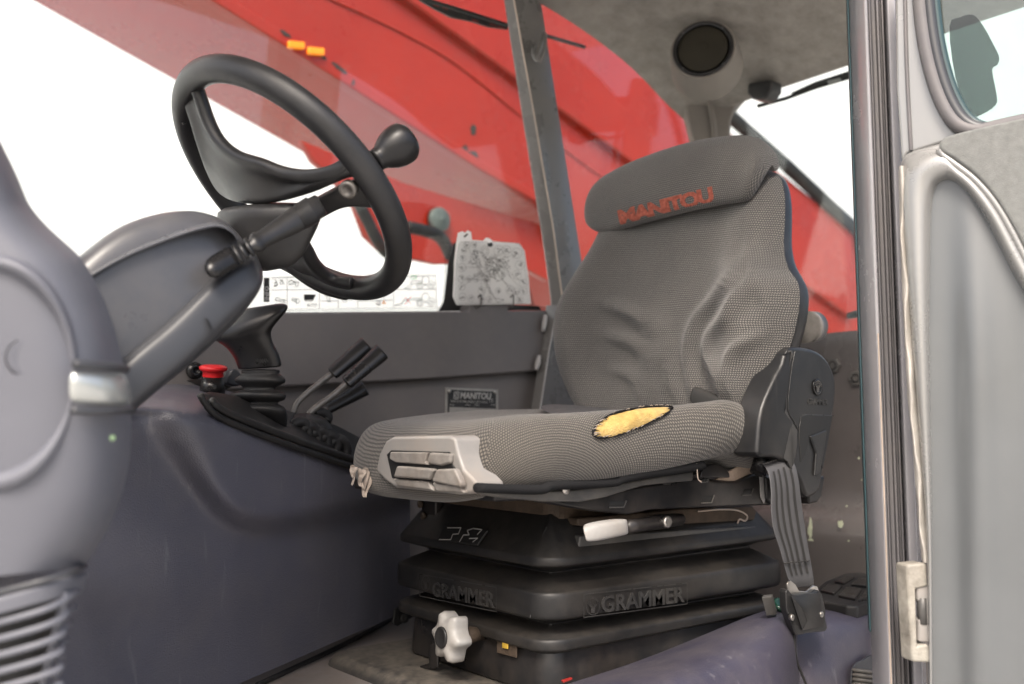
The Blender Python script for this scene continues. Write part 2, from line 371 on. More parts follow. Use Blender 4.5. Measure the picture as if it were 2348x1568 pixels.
def ploft(name, secs, m, parent=None, n=28, p=2.0, sub=0, cap=True, sm=0, view=None):
    """secs: (xl,yl, xr,yr, Y, depth): rings spanned between two photo points on plane Y, depth = half size along the view"""
    rows = []
    if sm:
        S = [Vector(s[:3]) for s in secs], [Vector(s[3:6]) for s in secs]
        a, b = cr(S[0], sm), cr(S[1], sm); secs = [(*x, *y) for x, y in zip(a, b)]
    for (xl, yl, xr, yr, Y, dep) in secs:
        l, r = PY(xl, yl, Y), PY(xr, yr, Y)
        if view is None:
            v = ray((xl+xr)/2, (yl+yr)/2).normalized(); a = (r-l)
            v = (v-a.normalized()*v.dot(a.normalized())).normalized()
        else: v = view
        # keep the seen width: rebuild the ends on the plane across the view
        c = (l+r)/2; tt = (c-CAM).dot(F); l2, r2 = PT(xl, yl, tt), PT(xr, yr, tt); c = (l2+r2)/2
        rows.append(ring_pts(c, (r2-l2)/2, v*dep, n, p))
    return grid(name, rows, m, parent, cu=True, cap=cap, sub=sub)
_txt = {}
def glyphs(s, bold=0., shear=0., space=1.):
    key = (s, bold, shear, space)
    if key not in _txt:
        c = bpy.data.curves.new('t', 'FONT'); c.body = s; c.offset = bold; c.shear = shear; c.space_character = space; c.resolution_u = 3
        o = bpy.data.objects.new('t', c); COL.objects.link(o)
        dg = bpy.context.evaluated_depsgraph_get(); me = o.evaluated_get(dg).to_mesh()
        V = [v.co.copy() for v in me.vertices]; Fc = [tuple(p.vertices) for p in me.polygons]
        o.evaluated_get(dg).to_mesh_clear(); bpy.data.objects.remove(o); bpy.data.curves.remove(c)
        x0, x1 = min(v.x for v in V), max(v.x for v in V); y0, y1 = min(v.y for v in V), max(v.y for v in V)
        _txt[key] = ([((v.x-x0)/(x1-x0), (v.y-y0)/(y1-y0)) for v in V], Fc)
    return _txt[key]
def text(name, s, bl, br, tl, m, parent, bold=.0, shear=0., lift=.0006, surf=None, depth=0., space=1.):
    """lettering filling the parallelogram bottom-left, bottom-right, top-left; surf(u,v) overrides"""
    uv, Fc = glyphs(s, bold, shear, space)
    if surf is None:
        bl, br, tl = Vector(bl), Vector(br), Vector(tl); n = (br-bl).cross(tl-bl).normalized()
        if n.dot(CAM-bl) < 0: n = -n
        V = [bl+(br-bl)*u+(tl-bl)*v+n*lift for u, v in uv]
    else: V = [surf(u, v) for u, v in uv]
    return mesh(name, V, Fc, m, parent, smooth=False, fix=False, thick=depth, toff=-1.)
def strokes(name, lines, quad, w, m, parent, lift=.0008):
    """thin printed lines: polylines in 0..1 x 0..1 of the quad (bl, br, tl), w in metres"""
    bl, br, tl = [Vector(q) for q in quad]; ex, ey = br-bl, tl-bl; n = ex.cross(ey).normalized()
    if n.dot(CAM-bl) < 0: n = -n
    V, Fc = [], []
    for ln in lines:
        for a, b in zip(ln, ln[1:]):
            A, B = bl+ex*a[0]+ey*a[1]+n*lift, bl+ex*b[0]+ey*b[1]+n*lift
            d = B-A
            if d.length < 1e-7: continue
            s = d.cross(n).normalized()*w*.5; e = d.normalized()*w*.25; k = len(V)
            V += [A-e-s, B+e-s, B+e+s, A-e+s]; Fc.append((k, k+1, k+2, k+3))
    return mesh(name, V, Fc, m, parent, smooth=False, fix=False)
def circ(cx, cy, r, ry=None, n=16, a0=0, a1=360):
    ry = r if ry is None else ry
    return [(cx+r*math.cos(math.radians(a0+(a1-a0)*i/n)), cy+ry*math.sin(math.radians(a0+(a1-a0)*i/n))) for i in range(n+1)]
def pix(pts, f): return [f(x, y) for x, y in pts]
# ================================================================== setting
g = mesh('ground', [(-60, -60, 0), (60, -60, 0), (60, 60, 0), (-60, 60, 0)], [(0, 1, 2, 3)], 'concrete', smooth=False)
tag(g, kind='structure', label='pale concrete yard under the machine')

bld = thing('building', (8, 7, 0), 'white sheet-clad building, blown out by the light, behind the cab glass', 'building')
for i in range(14):
    x0 = -8+i*2.6
    box('cladding_panel', (x0+1.3, 8.1, 7.5), (2.6, .12, 15.0), 'white_sheet', bld, 0)
box('wall_core', (9.0, 8.3, 7.5), (38, .2, 15.0), 'white_sheet', bld, 0)

# ================================================================== red boom outside the cab
BY = 2.45
PB = lambda x, y: PY(x, y, BY)
boom = thing('boom', PB(1200, 640), 'glossy red telescopic boom of the loader rising beside the cab window', 'boom')
outl = [(-420, -570), (486, 0), (802, 198), (1095, 385), (1258, 478), (1330, 640), (1600, 900), (2200, 1150), (2500, 935), (1955, 527), (1547, 200), (1272, -2), (860, -300), (300, -700)]
prism('beam', pix(outl, PB), (0, .58, 0), 'red_paint', boom, .012, 3)
def band(name, a, b, y0, y1, m, bev=.004):
    pa = pix(a, lambda x, y: PY(x, y, y0)); pb = pix(list(reversed(b)), lambda x, y: PY(x, y, y0))
    return prism(name, pa+pb, (0, y1-y0, 0), m, boom, bev)
band('flange', [(-200, -444), (486, 0), (802, 198), (1095, 385), (1258, 478)], [(-200, -468), (537, 0), (802, 168), (1101, 366), (1258, 455)], BY-.022, BY+.02, 'red_paint', .005)
band('side_plate', [(700, -170), (936, 0), (1036, 72), (1155, 158), (1300, 262), (1560, 452), (1955, 730)], [(860, -296), (1272, 2), (1547, 204), (1955, 532)], BY-.03, BY+.02, 'red_paint', .010)
tube('weld_bead', pix([(640, -60), (762, 0), (916, 72), (1046, 147), (1190, 262), (1333, 372), (1474, 470)], lambda x, y: PY(x, y, BY-.002)), .0045, 'red_paint', boom, 8, 5)
lowp = [(690, 320), (930, 420), (1258, 520), (1258, 645), (1215, 622), (1120, 600), (1000, 606), (880, 580), (838, 540), (812, 470), (762, 405), (718, 368)]
prism('lower_plate', pix(lowp, lambda x, y: PY(x, y, BY+.06)), (0, .03, 0), 'red_paint', boom, .006)
tube('edge_strip', pix([(1560, 160), (1680, 272), (1800, 378), (1955, 520), (2100, 640)], lambda x, y: PY(x, y, BY-.04)), .030, 'rubber', boom, 10, 3, flat=1.0)
def blotch(cx, cy, rx, ry, y, m, rot=0, n=13):
    pts = []
    for k in range(n):
        a = 2*math.pi*k/n; r = random.uniform(.6, 1.15); x, yy = rx*r*math.cos(a), ry*r*math.sin(a)
        pts.append((cx+x*math.cos(rot)-yy*math.sin(rot), cy+x*math.sin(rot)+yy*math.cos(rot)))
    return prism('paint_chip', pix(pts, lambda px, py: PY(px, py, y)), (0, .002, 0), m, boom, 0)
for c in [(1085, 297, 9, 17, 0), (1066, 342, 8, 12, .3), (1084, 354, 18, 9, .5)]: blotch(*c[:4], BY-.0015, 'chip_dark', c[4])
for c in [(655, 78, 18, 5, .6), (742, 132, 9, 4, .6), (778, 156, 24, 5, .6), (810, 190, 4, 9, .2)]: blotch(*c[:4], BY-.0235, 'chip_dark', c[4])
lathe('reflection_disc', PY(1003, 505, BY+.055), (0, -1, 0), [(0, .030), (.010, .030), (.012, .026), (.036, .022), (.040, .016), (.042, 0)], 'grey_green', boom, 32)  # disc added in place of a dark oval reflection in the glass
tube('hydraulic_hose', [PY(x, y, BY-.05) for x, y in [(820, 462), (842, 505), (862, 545), (885, 578), (930, 596)]], .018, 'rubber', boom, 12, 5)
tube('hydraulic_hose', [PY(x, y, BY-.06) for x, y in [(930, 520), (970, 528), (1010, 545), (1035, 590)]], .020, 'rubber', boom, 12, 5)
for k, (x, y) in enumerate([(682, 102), (727, 116)]):  # amber reflection in the glass, added as two glowing plates
    am = thing('amber_reflection', PY(x, y, BY-.03), 'glowing amber plate added for a reflection in the glass, %s one' % ('left' if k == 0 else 'right'), 'reflection', 'amber reflection plates in front of the boom')
    prism('lens', pix([(x-20, y-10), (x+18, y-6), (x+18, y+10), (x-19, y+7)], lambda a, b: PY(a, b, BY-.038)), (0, .014, 0), 'amber_glow', am, .004)  # added glowing plate, no real lens

# ================================================================== cab
WY = 1.52
PW = lambda x, y: PY(x, y, WY)
GP, GN = Vector((0, 1.565, 1.72)), Vector((0, 1, .085)).normalized()
PG = lambda x, y: PP(x, y, GP, GN)
cab = thing('cab', (.9, 1.1, 1.1), 'grey steel cab shell of the loader: posts, side wall, roof lining and windows', 'cab')
# side wall: upper panel with rolled lower lip, recessed lower panel
up = [(-260, 735), (300, 722), (600, 717), (1075, 713), (1075, 699), (1079, 696), (1161, 696), (1166, 700), (1166, 712), (1262, 711), (1262, 740), (1240, 850), (1000, 868), (640, 888), (300, 905), (-260, 930)]
prism('side_panel', pix(up, PW), (0, .035, 0), 'wall_paint', cab, .007, 4)
lo = [(-260, 905), (1262, 820), (1700, 800), (1700, 1420), (1262, 1420), (-260, 1700)]
prism('lower_side_panel', pix(lo, lambda x, y: PY(x, y, WY+.022)), (0, .02, 0), 'wall_paint', cab, .002)
# far side window: glass, black printed corner, dotted border
win = prism('side_window', pix([(-400, 742), (1252, 709), (1500, 715), (1600, 700), (1597, 330), (1545, 195), (1400, 50), (1250, -90), (-400, -360)], PG), GN*.005, 'clear_glass', cab, 0, smooth=False)
tag(win, label='large tinted side window pane beside the boom')
fr = [(1006, 714), (1018, 690), (1024, 640), (1030, 590), (1040, 558), (1056, 552), (1062, 692), (1236, 702), (1240, 711)]
prism('printed_corner', pix(fr, lambda x, y: PP(x, y, GP-GN*.003, GN)), GN*.0015, 'frit_black', win, 0, smooth=False)
def dotted(a, b, name='dotted_border'):
    A = [PP(x, y, GP-GN*.004, GN) for x, y in a]; B = [PP(x, y, GP-GN*.004, GN) for x, y in b]
    return grid(name, [resample(A, 12), resample(A, 12)[:0] or resample([p.lerp(q, .5) for p, q in zip(A, B)], 12), resample(B, 12)], 'frit_dots', win, smooth=False)
dotted([(300, 712), (1012, 704)], [(300, 724), (1012, 717)])
dotted([(1002, 714), (1012, 690), (1016, 640), (1020, 590)], [(1012, 714), (1022, 690), (1026, 640), (1034, 590)])
dotted([(1216, 660), (1226, 700), (1262, 704)], [(1210, 690), (1216, 718), (1262, 716)])
# seal round the rear upper corner of the side window
sealc = [(1235, -60), (1318, 0), (1400, 62), (1480, 122), (1532, 172), (1562, 225), (1580, 275), (1592, 330), (1598, 420), (1604, 700)]
tube('window_seal', [PP(x, y, GP-GN*.02, GN) for x, y in sealc], .010, 'rubber', cab, 10, 5, flat=1.3)
# printed band between glass edge and seal
A = [(1262, -8), (1347, 44), (1440, 112), (1547, 202), (1575, 260)]; B = [(1300, -14), (1390, 52), (1470, 112), (1545, 180), (1585, 270)]
grid('glass_edge_band', [[PP(x, y, GP-GN*.004, GN) for x, y in A], [PP(x, y, GP-GN*.004, GN) for x, y in B]], 'seal_green', cab)
# window post: two painted faces meeting in a worn bright edge
rows = [(-80, 1145, 1168, 1229, 1.435), (0, 1155, 1179, 1239, 1.44), (268, 1197, 1226, 1281, 1.47), (536, 1241, 1271, 1323, 1.50), (640, 1256, 1284, 1340, 1.51), (690, 1262, 1291, 1350, 1.515), (705, 1262, 1290, 1350, 1.515)]
P_, E_ = [], []
for (y, a, b, c, Y) in rows:
    P_.append([PY(a, y, Y+.03), PY(a, y, Y+.012), PY(b, y, Y-.012), PY(c, y, Y+.012), PY(c, y, Y+.04)]); E_.append(PY(b-1, y, Y-.0125))
post = grid('window_post', P_, 'post_paint', cab, bevel=.004)
tube('worn_edge', E_[:6], .0018, 'edge_bare', post, 8)
rows2 = [(700, 1252, 1281, 1350, 1.515), (735, 1249, 1272, 1345, 1.515), (800, 1240, 1259, 1335, 1.515), (940, 1216, 1238, 1318, 1.515), (1020, 1203, 1226, 1306, 1.515)]
lp = grid('lower_post', [[PY(a, y, Y+.03), PY(a, y, Y+.008), PY(b, y, Y-.02), PY(c, y, Y+.008), PY(c, y, Y+.03)] for (y, a, b, c, Y) in rows2], 'post_paint', cab, bevel=.003)
tube('worn_edge', [PY(b, y, Y-.021) for (y, a, b, c, Y) in rows2], .0018, 'weld', lp, 8)
tube('weld_bead', [PY(x, y, 1.508) for x, y in [(1251, 722), (1248, 742), (1245, 760)]], [.004, .006, .004], 'weld', lp, 8, 4)
tube('weld_bead', [PY(x, y, 1.508) for x, y in [(1236, 815), (1233, 832), (1229, 848)]], [.004, .006, .004], 'weld', lp, 8, 4)
# rear right pillar lining and rear panel
RX = 1.75
PR = lambda x, y: PX(x, y, RX)
pil = [(1535, 150), (1600, 168), (1690, 185), (1722, 205), (1709, 219), (1687, 245), (1676, 276), (1674, 311), (1674, 420), (1690, 700), (1600, 720), (1597, 420), (1588, 320), (1568, 240)]
prism('rear_pillar', pix(pil, lambda x, y: PP(x, y, Vector((1.70, 1.40, 2.1)), Vector((.75, .66, .0)))), (.05, .05, 0), 'liner_edge', cab, .008, 3)
tube('pillar_ridge', [PP(x, y, Vector((1.69, 1.39, 2.1)), Vector((.75, .66, 0))) for x, y in [(1618, 200), (1628, 240), (1636, 285), (1640, 340)]], .006, 'liner_edge', cab, 8, 3)
lathe('pillar_screw', PP(1634, 216, Vector((1.69, 1.39, 2.1)), Vector((.75, .66, 0))), (-.6, -.8, 0), [(.010, 0), (.010, .004), (.004, .004), (.003, .001), (0, .001)], 'rubber', cab, 14)
zt = PR(1930, 761).z
prof = [(RX, zt), (RX-.002, zt-.12), (RX-.004, zt-.30), (RX-.02, zt-.36), (RX-.05, zt-.40), (RX-.06, zt-.46), (RX-.06, .95)]
rp = grid('rear_panel', [[Vector((x, y, z+(y-1.0)*-.02)) for y in (.55, .8, 1.1, 1.55)] for x, z in cr([Vector((a, 0, b)) for a, b in prof], 4) for x, z in [(x.x, x.z)]] if False else
          [[Vector((q.x, y, q.z)) for y in (.55, .8, 1.1, 1.3, 1.55)] for q in cr([Vector((a, 0, b)) for a, b in prof], 4)], 'rear_paint', cab, thick=.004)
for (x, y) in [(1913, 838), (1966, 867)]:
    c = PX(x, y, RX-.003); hexr = .0165
    nut = prism('nut', [c+Vector((0, hexr*math.cos(k*math.pi/3), hexr*math.sin(k*math.pi/3))) for k in range(6)], (-.008, 0, 0), 'pan_grey', rp, .001)
    lathe('bolt_end', c+Vector((-.008, 0, 0)), (-1, 0, 0), [(.010, -.002), (.010, .0005), (.007, .001), (.0065, -.001), (0, -.001)], 'rubber', nut, 14)
random.seed(3)
def chip_on(x, y, rx, ry, X, par, m='chip_pale'):
    pts = [(x+rx*random.uniform(.4, 1.2)*math.cos(a), y+ry*random.uniform(.4, 1.2)*math.sin(a)) for a in [2*math.pi*k/11 for k in range(11)]]
    return prism('paint_chip', pix(pts, lambda a, b: PX(a, b, X)), (.0015, 0, 0), m, par, 0, smooth=False)
for (x, y, rx, ry) in [(1857, 1216, 5, 28), (1857, 1240, 8, 8), (1927, 1200, 7, 9), (1878, 1262, 4, 8), (1889, 1266, 3, 3), (1912, 1306, 7, 14), (1905, 1318, 9, 5), (1949, 1303, 4, 3), (1890, 1290, 2, 3), (1940, 1160, 2, 2), (1945, 1240, 2, 2), (1968, 1050, 2, 3), (1975, 1100, 3, 1)]:
    chip_on(x, y, rx, ry, RX-.0585-(.004 if y > 1150 else 0) if y > 1120 else RX-.02, rp)
# rear window and what hangs behind it
rw = prism('rear_window', [Vector((RX+.02, .55, zt-.02)), Vector((RX+.02, 1.45, zt-.02)), Vector((RX+.02, 1.45, 2.32)), Vector((RX+.02, .55, 2.32))], (.005, 0, 0), 'clear_glass', cab, 0, smooth=False)
tag(rw, label='rear window pane behind the seat')
prism('window_latch', pix([(1713, 190), (1770, 182), (1768, 205), (1757, 222), (1745, 229), (1722, 226), (1712, 214)], lambda x, y: PX(x, y, RX-.06)), (.04, 0, 0), 'black_plastic', cab, .006)
# roof lining: ceiling, drop to the rear window, front roll
lin = [(-.15, 2.47), (.4, 2.49), (.9, 2.48), (1.25, 2.45), (1.5, 2.39), (1.66, 2.315), (1.735, 2.285), (1.75, 2.281), (1.752, 2.30), (1.75, 2.36)]
rows = []
for q in cr([Vector((a, 0, b)) for a, b in lin], 5):
    r_ = []
    for y in (.56, .62, .8, 1.0, 1.2, 1.34, 1.41, 1.455):
        dz = -.03*max(0, (y-1.28)/.175)**2
        r_.append(Vector((q.x, y, q.z+dz)))
    rows.append(r_)
grid('roof_lining', rows, 'liner', cab, thick=.012, toff=1.)
prism('roof_skin', [Vector((-.2, .52, 2.53)), Vector((1.82, .52, 2.53)), Vector((1.82, 1.56, 2.53)), Vector((-.2, 1.56, 2.53))], (0, 0, .05), 'pillar_paint', cab, .02)
# door pillar: steel section standing by the open door, with rubber edge
zb, ztp = .80, 2.56
def vstrip(name, prof, m, par, bevel=.0015, z0=zb, z1=ztp):
    """upright section; prof: (photo x at mid height, distance)"""
    pts = []
    for (px, t) in prof:
        p = PT(px, 784, t); pts.append(Vector((p.x, p.y, 0)))
    n = len(pts)
    V = [p+Vector((0, 0, z0)) for p in pts]+[p+Vector((0, 0, z1)) for p in pts]
    return mesh(name, V, [tuple(range(n)), tuple(range(2*n-1, n-1, -1))]+[(i, (i+1) % n, n+(i+1) % n, n+i) for i in range(n)], m, par, True, bevel, 2)
dp = vstrip('door_pillar', [(1972, 1.185), (2010, 1.143), (2016, 1.142), (2019, 1.155), (2036, 1.20), (2044, 1.21), (2050, 1.23), (2045, 1.33), (1985, 1.33)], 'pillar_paint', cab, .003)
vstrip('door_channel', [(2018, 1.158), (2020, 1.152), (2023, 1.152), (2026, 1.168), (2034, 1.168), (2038, 1.160), (2043, 1.160), (2044, 1.172), (2049, 1.172), (2050, 1.163), (2054, 1.163), (2056, 1.175), (2061, 1.175), (2066, 1.22), (2030, 1.26)], 'pillar_dark', cab, .0008)
vstrip('outer_lip', [(2056, 1.168), (2064, 1.153), (2084, 1.152), (2092, 1.20), (2064, 1.21)], 'pillar_paint', cab, .002)
vstrip('rubber_edge', [(1966.5, 1.20), (1969, 1.183), (1973, 1.182), (1974, 1.24)], 'seal_green', cab, .0012, z0=PT(1995, 1415, 1.24).z)
vstrip('worn_edge', [(2011, 1.1432), (2013, 1.1415), (2015.5, 1.1418), (2015, 1.15)], 'edge_bare', dp, 0, z0=zb, z1=1.62)
# cab floor and seat plinth
FZ = 1.15
fl = prism('floor_plate', [Vector((-.1, .87, FZ)), Vector((1.72, .87, FZ)), Vector((1.72, 1.54, FZ)), Vector((-.1, 1.54, FZ))], (0, 0, -.05), 'floor_paint', cab, .004)
# ================================================================== seat
YC = 1.05
seat = thing('driver_seat', (1.0, 1.08, 1.17), 'worn grey cloth suspension driver seat on a black rubber bellows base', 'seat')
def rrect(x0, x1, y0, y1, r, z, n=7, off=0.):
    x0, x1, y0, y1 = x0-off, x1+off, y0-off, y1+off; r = max(.004, r+off); out = []
    for (cx, cy, a0) in ((x0+r, y0+r, 180), (x1-r, y0+r, 270), (x1-r, y1-r, 0), (x0+r, y1-r, 90)):
        for k in range(n+1):
            a = math.radians(a0+90*k/n); out.append(Vector((cx+r*math.cos(a), cy+r*math.sin(a), z)))
    return out
BX0, BX1, BY0, BY1 = .790, 1.305, .905, 1.284
# bellows: one rubber skin of three folds
stk = [(1.392, -.050), (1.386, -.042), (1.378, -.036), (1.3465, -.008), (1.3425, -.0035), (1.3405, -.002), (1.3325, -.002), (1.3310, -.004), (1.3290, -.012), (1.3205, -.044), (1.3175, -.046), (1.3150, -.042),
       (1.2995, -.008), (1.2970, -.002), (1.2950, .001), (1.2800, .0015), (1.2645, .001), (1.2625, -.001), (1.2605, -.006), (1.2530, -.038), (1.2500, -.040), (1.2480, -.036),
       (1.2405, -.008), (1.2385, -.003), (1.2370, -.0005), (1.2265, -.0005), (1.2250, -.002), (1.2235, -.006), (1.217, -.022), (1.214, -.030)]
rows = []
for i, (z, off) in enumerate(stk):
    ring = rrect(BX0, BX1, BY0, BY1, .042, z, 8, off)
    for p in ring:   # folds sag a little between the corners
        s = (p.y-BY0)/(BY1-BY0); q = (p.x-BX0)/(BX1-BX0)
        p.z += .003*math.sin(9*p.x+z*40)*.6+.002*math.sin(11*p.y)
        if z > 1.34: p.z += .010*(1-abs(2*s-1))*(q < .2)
    rows.append(ring)
bel = grid('bellows', rows, 'bellows_rubber', seat, cu=True, sub=1)
# lettering on the bellows
def emboss_logo(par, f, m):
    """f(u,v) -> point; round badge with four blades in the unit square"""
    pass
PF = lambda x, y: PX(x, y, BX0-.0022)
PS = lambda x, y: PY(x, y, BY0-.0022)
def panel_text(par, s, quad, f, m, bold=.02, name='raised_lettering', depth=.002):
    (a, b), (c, d), (e, g_) = quad
    return text(name, s, f(a, b), f(c, d), f(e, g_), m, par, bold=bold, depth=depth, lift=.0012)
mat('letter_rubber', (.030, .030, .030), .30, .5, var=.3, vscale=30, dust=.5, dustcol=(.085, .078, .07))  # paler than the bellows: highlights on raised letters put into the colour
mat('emboss_dark', (.018, .018, .018), .5, .4)
panel_text(bel, 'GRAMMER', [(992, 1366), (1134, 1394), (992, 1333)], PF, 'letter_rubber')
panel_text(bel, 'GRAMMER', [(1378, 1405), (1568, 1380), (1378, 1366)], PS, 'letter_rubber')
def badge(par, c, rx, ry, f, m, lift=Vector((0, 0, 0))):
    L = [circ(0, 0, 1, n=24)]
    for k in (-2, -1, 0, 1, 2): L.append([(k*.12, -.75), (k*.12, -.1), (k*.32, .35), (k*.42, .72-.08*abs(k))])
    q = (f(c[0]-rx, c[1]+ry), f(c[0]+rx, c[1]+ry), f(c[0]-rx, c[1]-ry))
    return strokes('round_badge', [[((x+1)/2, (y+1)/2) for x, y in l] for l in L], q, .0013, m, par, .0016)
badge(bel, (978, 1337), 10, 17, PF, 'letter_rubber'); badge(bel, (1357, 1390), 15, 19, PS, 'letter_rubber')
strokes('panel_outline', [[(0, .1), (0, 1), (1, 1), (1, 0), (0, 0), (0, .1)]], (PF(963, 1366), PF(1139, 1402), PF(963, 1316)), .0012, 'letter_rubber', bel, .001)
strokes('panel_outline', [[(0, .1), (0, 1), (1, 1), (1, 0), (0, 0), (0, .1)]], (PS(1337, 1415), PS(1574, 1384), PS(1337, 1362)), .0012, 'letter_rubber', bel, .001)
# pictogram on the sloping top fold
def PTOP(x, y): return PP(x, y, Vector((BX0+.018, 1.08, 1.3585)), Vector((-.84, 0, .62)).normalized()*1.0)
prism('pictogram_panel', pix([(1022, 1214), (1122, 1223), (1098, 1257), (1008, 1243)], lambda x, y: PTOP(x, y)+Vector((-.004, 0, .005))), (.003, 0, -.002), 'emboss_dark', bel, .001)
q = [p+Vector((-.0055, 0, .0065)) for p in (PTOP(1012, 1250), PTOP(1100, 1257), PTOP(1030, 1216))]
strokes('pictogram', [[(.0, .1), (.3, .15), (.28, .5), (.42, .55), (.40, .95), (.05, .9)], [(.55, .05), (.56, .5), (.70, .52), (.6, .8), (.72, .95), (.95, .9), (.9, .6)], [(.75, .3), (.95, .35), (.88, .1)]], q, .0018, 'weld', bel, .0)
# seams where the skins meet at the near front corner
for (z0, o0, z1, o1) in [(1.376, -.034, 1.338, -.006), (1.300, -.010, 1.264, .001)]:
    a = rrect(BX0, BX1, BY0, BY1, .042, z0, 8, o0)[1]; b = rrect(BX0, BX1, BY0, BY1, .042, z1, 8, o1)[1]
    tube('seam', [a, b], .0009, 'letter_rubber', bel, 6)
# suspension base, plinth, knob
grid('suspension_base', [rrect(.802, 1.27, .918, 1.25, .030, z, 6, o) for z, o in [(1.245, -.02), (1.235, -.004), (1.20, 0), (1.170, .002), (1.166, -.002)]], 'pan_black', seat, cu=True, cap=True)
pl = grid('plinth', [rrect(.70, 1.33, .86, 1.34, .05, z, 7, o) for z, o in [(1.05, .012), (1.13, .006), (1.155, 0), (1.163, -.008), (1.166, -.02)]], 'plinth_paint', seat, cu=True, cap=True)
kc = PX(1036, 1459, .752); kax = Vector((-1, .06, .05)).normalized(); kx, ky = frame_of(kax)
kr = [[], [], [], [], []]
for k in range(48):
    a = 2*math.pi*k/48; lob = 1+.15*math.cos(6*a+.5)+.03*math.cos(12*a+1.0)
    for row, (s, h) in zip(kr, [(.80, -.014), (1.0, -.010), (1.02, .006), (.93, .013), (.50, .016)]):
        row.append(kc+(kx*math.cos(a)+ky*math.sin(a))*.0290*(1+(lob-1)*(1 if s > .7 else .2))*s+kax*h)
kn = grid('weight_knob', kr, 'white_plastic', seat, cu=True, cap=True)
tag(kn, label='pale grey star knob with black centre cap')
lathe('knob_cap', kc+kax*.015, kax, [(.0142, 0), (.0142, .003), (.0125, .0045), (.0115, .0035), (0, .0035)], 'black_plastic', kn, 28)
tube('knob_shaft', [kc-kax*.012, kc-kax*.03, kc-kax*.05], [.013, .011, .0085], 'rail_rust', kn, 16)
PB2 = lambda x, y: PX(x, y, .7995)
wi = prism('weight_window', pix([(1142, 1460), (1187, 1470), (1187, 1508), (1142, 1496)], PB2), (-.003, 0, 0), 'rail_rust', seat, .003)
prism('yellow_marker', pix([(1153, 1466), (1166, 1469), (1166, 1488), (1153, 1485)], lambda x, y: PX(x, y, .7955)), (-.002, 0, 0), 'yellow_dull', wi, .001)
br = [(985, 1478), (1002, 1471), (1002, 1530), (990, 1534), (962, 1534), (962, 1526), (982, 1520)]
prism('floor_bracket', pix(br, lambda x, y: PX(x, y, .765)), (.004, 0, 0), 'pan_black', seat, .0015)
prism('bracket_plate', pix([(990, 1468), (1030, 1478), (1030, 1520), (990, 1515)], lambda x, y: PX(x, y, .772)), (.004, 0, 0), 'pan_black', seat, .0015)
# slide rails between bellows and pan
grid('slide_frame', [rrect(.835, 1.25, .945, 1.22, .02, z, 4) for z in (1.385, 1.418)], 'rail_rust', seat, cu=True, cap=True, smooth=False)
prism('near_rail', pix([(1325, 1205), (1325, 1188), (1440, 1178), (1560, 1166), (1725, 1160), (1735, 1172), (1730, 1192), (1400, 1212)], lambda x, y: PY(x, y, .925)), (0, .03, 0), 'rail_rust', seat, .003)
prism('near_rail_cover', pix([(1330, 1228), (1325, 1258), (1735, 1236), (1735, 1206)], lambda x, y: PY(x, y, .918)), (0, .02, 0), 'pan_grey', seat, .003)
prism('rail_bracket', pix([(965, 1140), (998, 1143), (998, 1200), (965, 1198)], lambda x, y: PX(x, y, .82)), (.02, 0, 0), 'pan_black', seat, .003)
for (x, y) in [(967, 1155), (974, 1182)]: lathe('bolt', PX(x, y, .818), (-1, 0, 0), [(.006, 0), (.006, .005), (0, .0055)], 'rail_rust', seat, 8)
sl = ploft('slide_lever', [(1336, 1212, 1342, 1238, .86, .008), (1342, 1203, 1352, 1239, .86, .011), (1375, 1195, 1382, 1236, .86, .012), (1405, 1191, 1410, 1230, .86, .012), (1430, 1190, 1432, 1226, .865, .011), (1438, 1193, 1441, 1222, .87, .008)], 'white_plastic', seat, 20, 3.0, sub=1, sm=2)
tag(sl, label='pale plastic slide lever grip')
tube('lever_arm', [PY(x, y, .875+.03*k/3) for k, (x, y) in enumerate([(1436, 1208), (1470, 1203), (1510, 1196), (1560, 1190)])], [.009, .009, .0105, .0085], 'pan_black', sl, 14)
lathe('lever_bolt', PY(1524, 1196, .888), (0, -1, 0), [(.0085, 0), (.0085, .006), (.005, .0065), (0, .006)], 'metal_bare', sl, 8)
tube('spring_wire', [PY(x, y, .915) for x, y in [(1600, 1172), (1650, 1168), (1690, 1170), (1712, 1182), (1708, 1194), (1695, 1190), (1690, 1200)]], .0013, 'edge_bare', seat, 8, 4)
# pan: black pressed steel side with square holes, grey flank plate, rubber edging
PN = lambda x, y: PY(x, y, .874)
pan = prism('seat_pan', pix([(1230, 1128), (1330, 1140), (1395, 1130), (1450, 1118), (1600, 1095), (1640, 1102), (1690, 1103), (1725, 1087), (1775, 1090), (1772, 1158), (1700, 1160), (1500, 1168), (1440, 1180), (1360, 1172), (1230, 1150)], PN), (0, .012, 0), 'pan_black', seat, .004)
prism('pan_underside', [Vector((.69, .885, 1.432)), Vector((1.17, .885, 1.428)), Vector((1.17, 1.22, 1.428)), Vector((.69, 1.22, 1.432))], (0, 0, -.014), 'pan_black', seat, .004)
prism('flank_plate', pix([(1098, 1118), (1240, 1125), (1300, 1124), (1400, 1112), (1520, 1090), (1590, 1080), (1590, 1102), (1480, 1113), (1440, 1124), (1390, 1140), (1330, 1151), (1240, 1150), (1140, 1140), (1098, 1134)], lambda x, y: PY(x, y, .862)), (0, .006, 0), 'pan_grey', seat, .004)
tube('cushion_edging', [PY(x, y, .853) for x, y in [(1092, 1118), (1160, 1121), (1240, 1122), (1270, 1113), (1400, 1106), (1420, 1098), (1470, 1086), (1540, 1076), (1600, 1067), (1614, 1070)]], [.007, .007, .0075, .0075, .0075, .0085, .0095, .010, .010, .004], 'cloth_dark', seat, 12, 4, flat=.8)
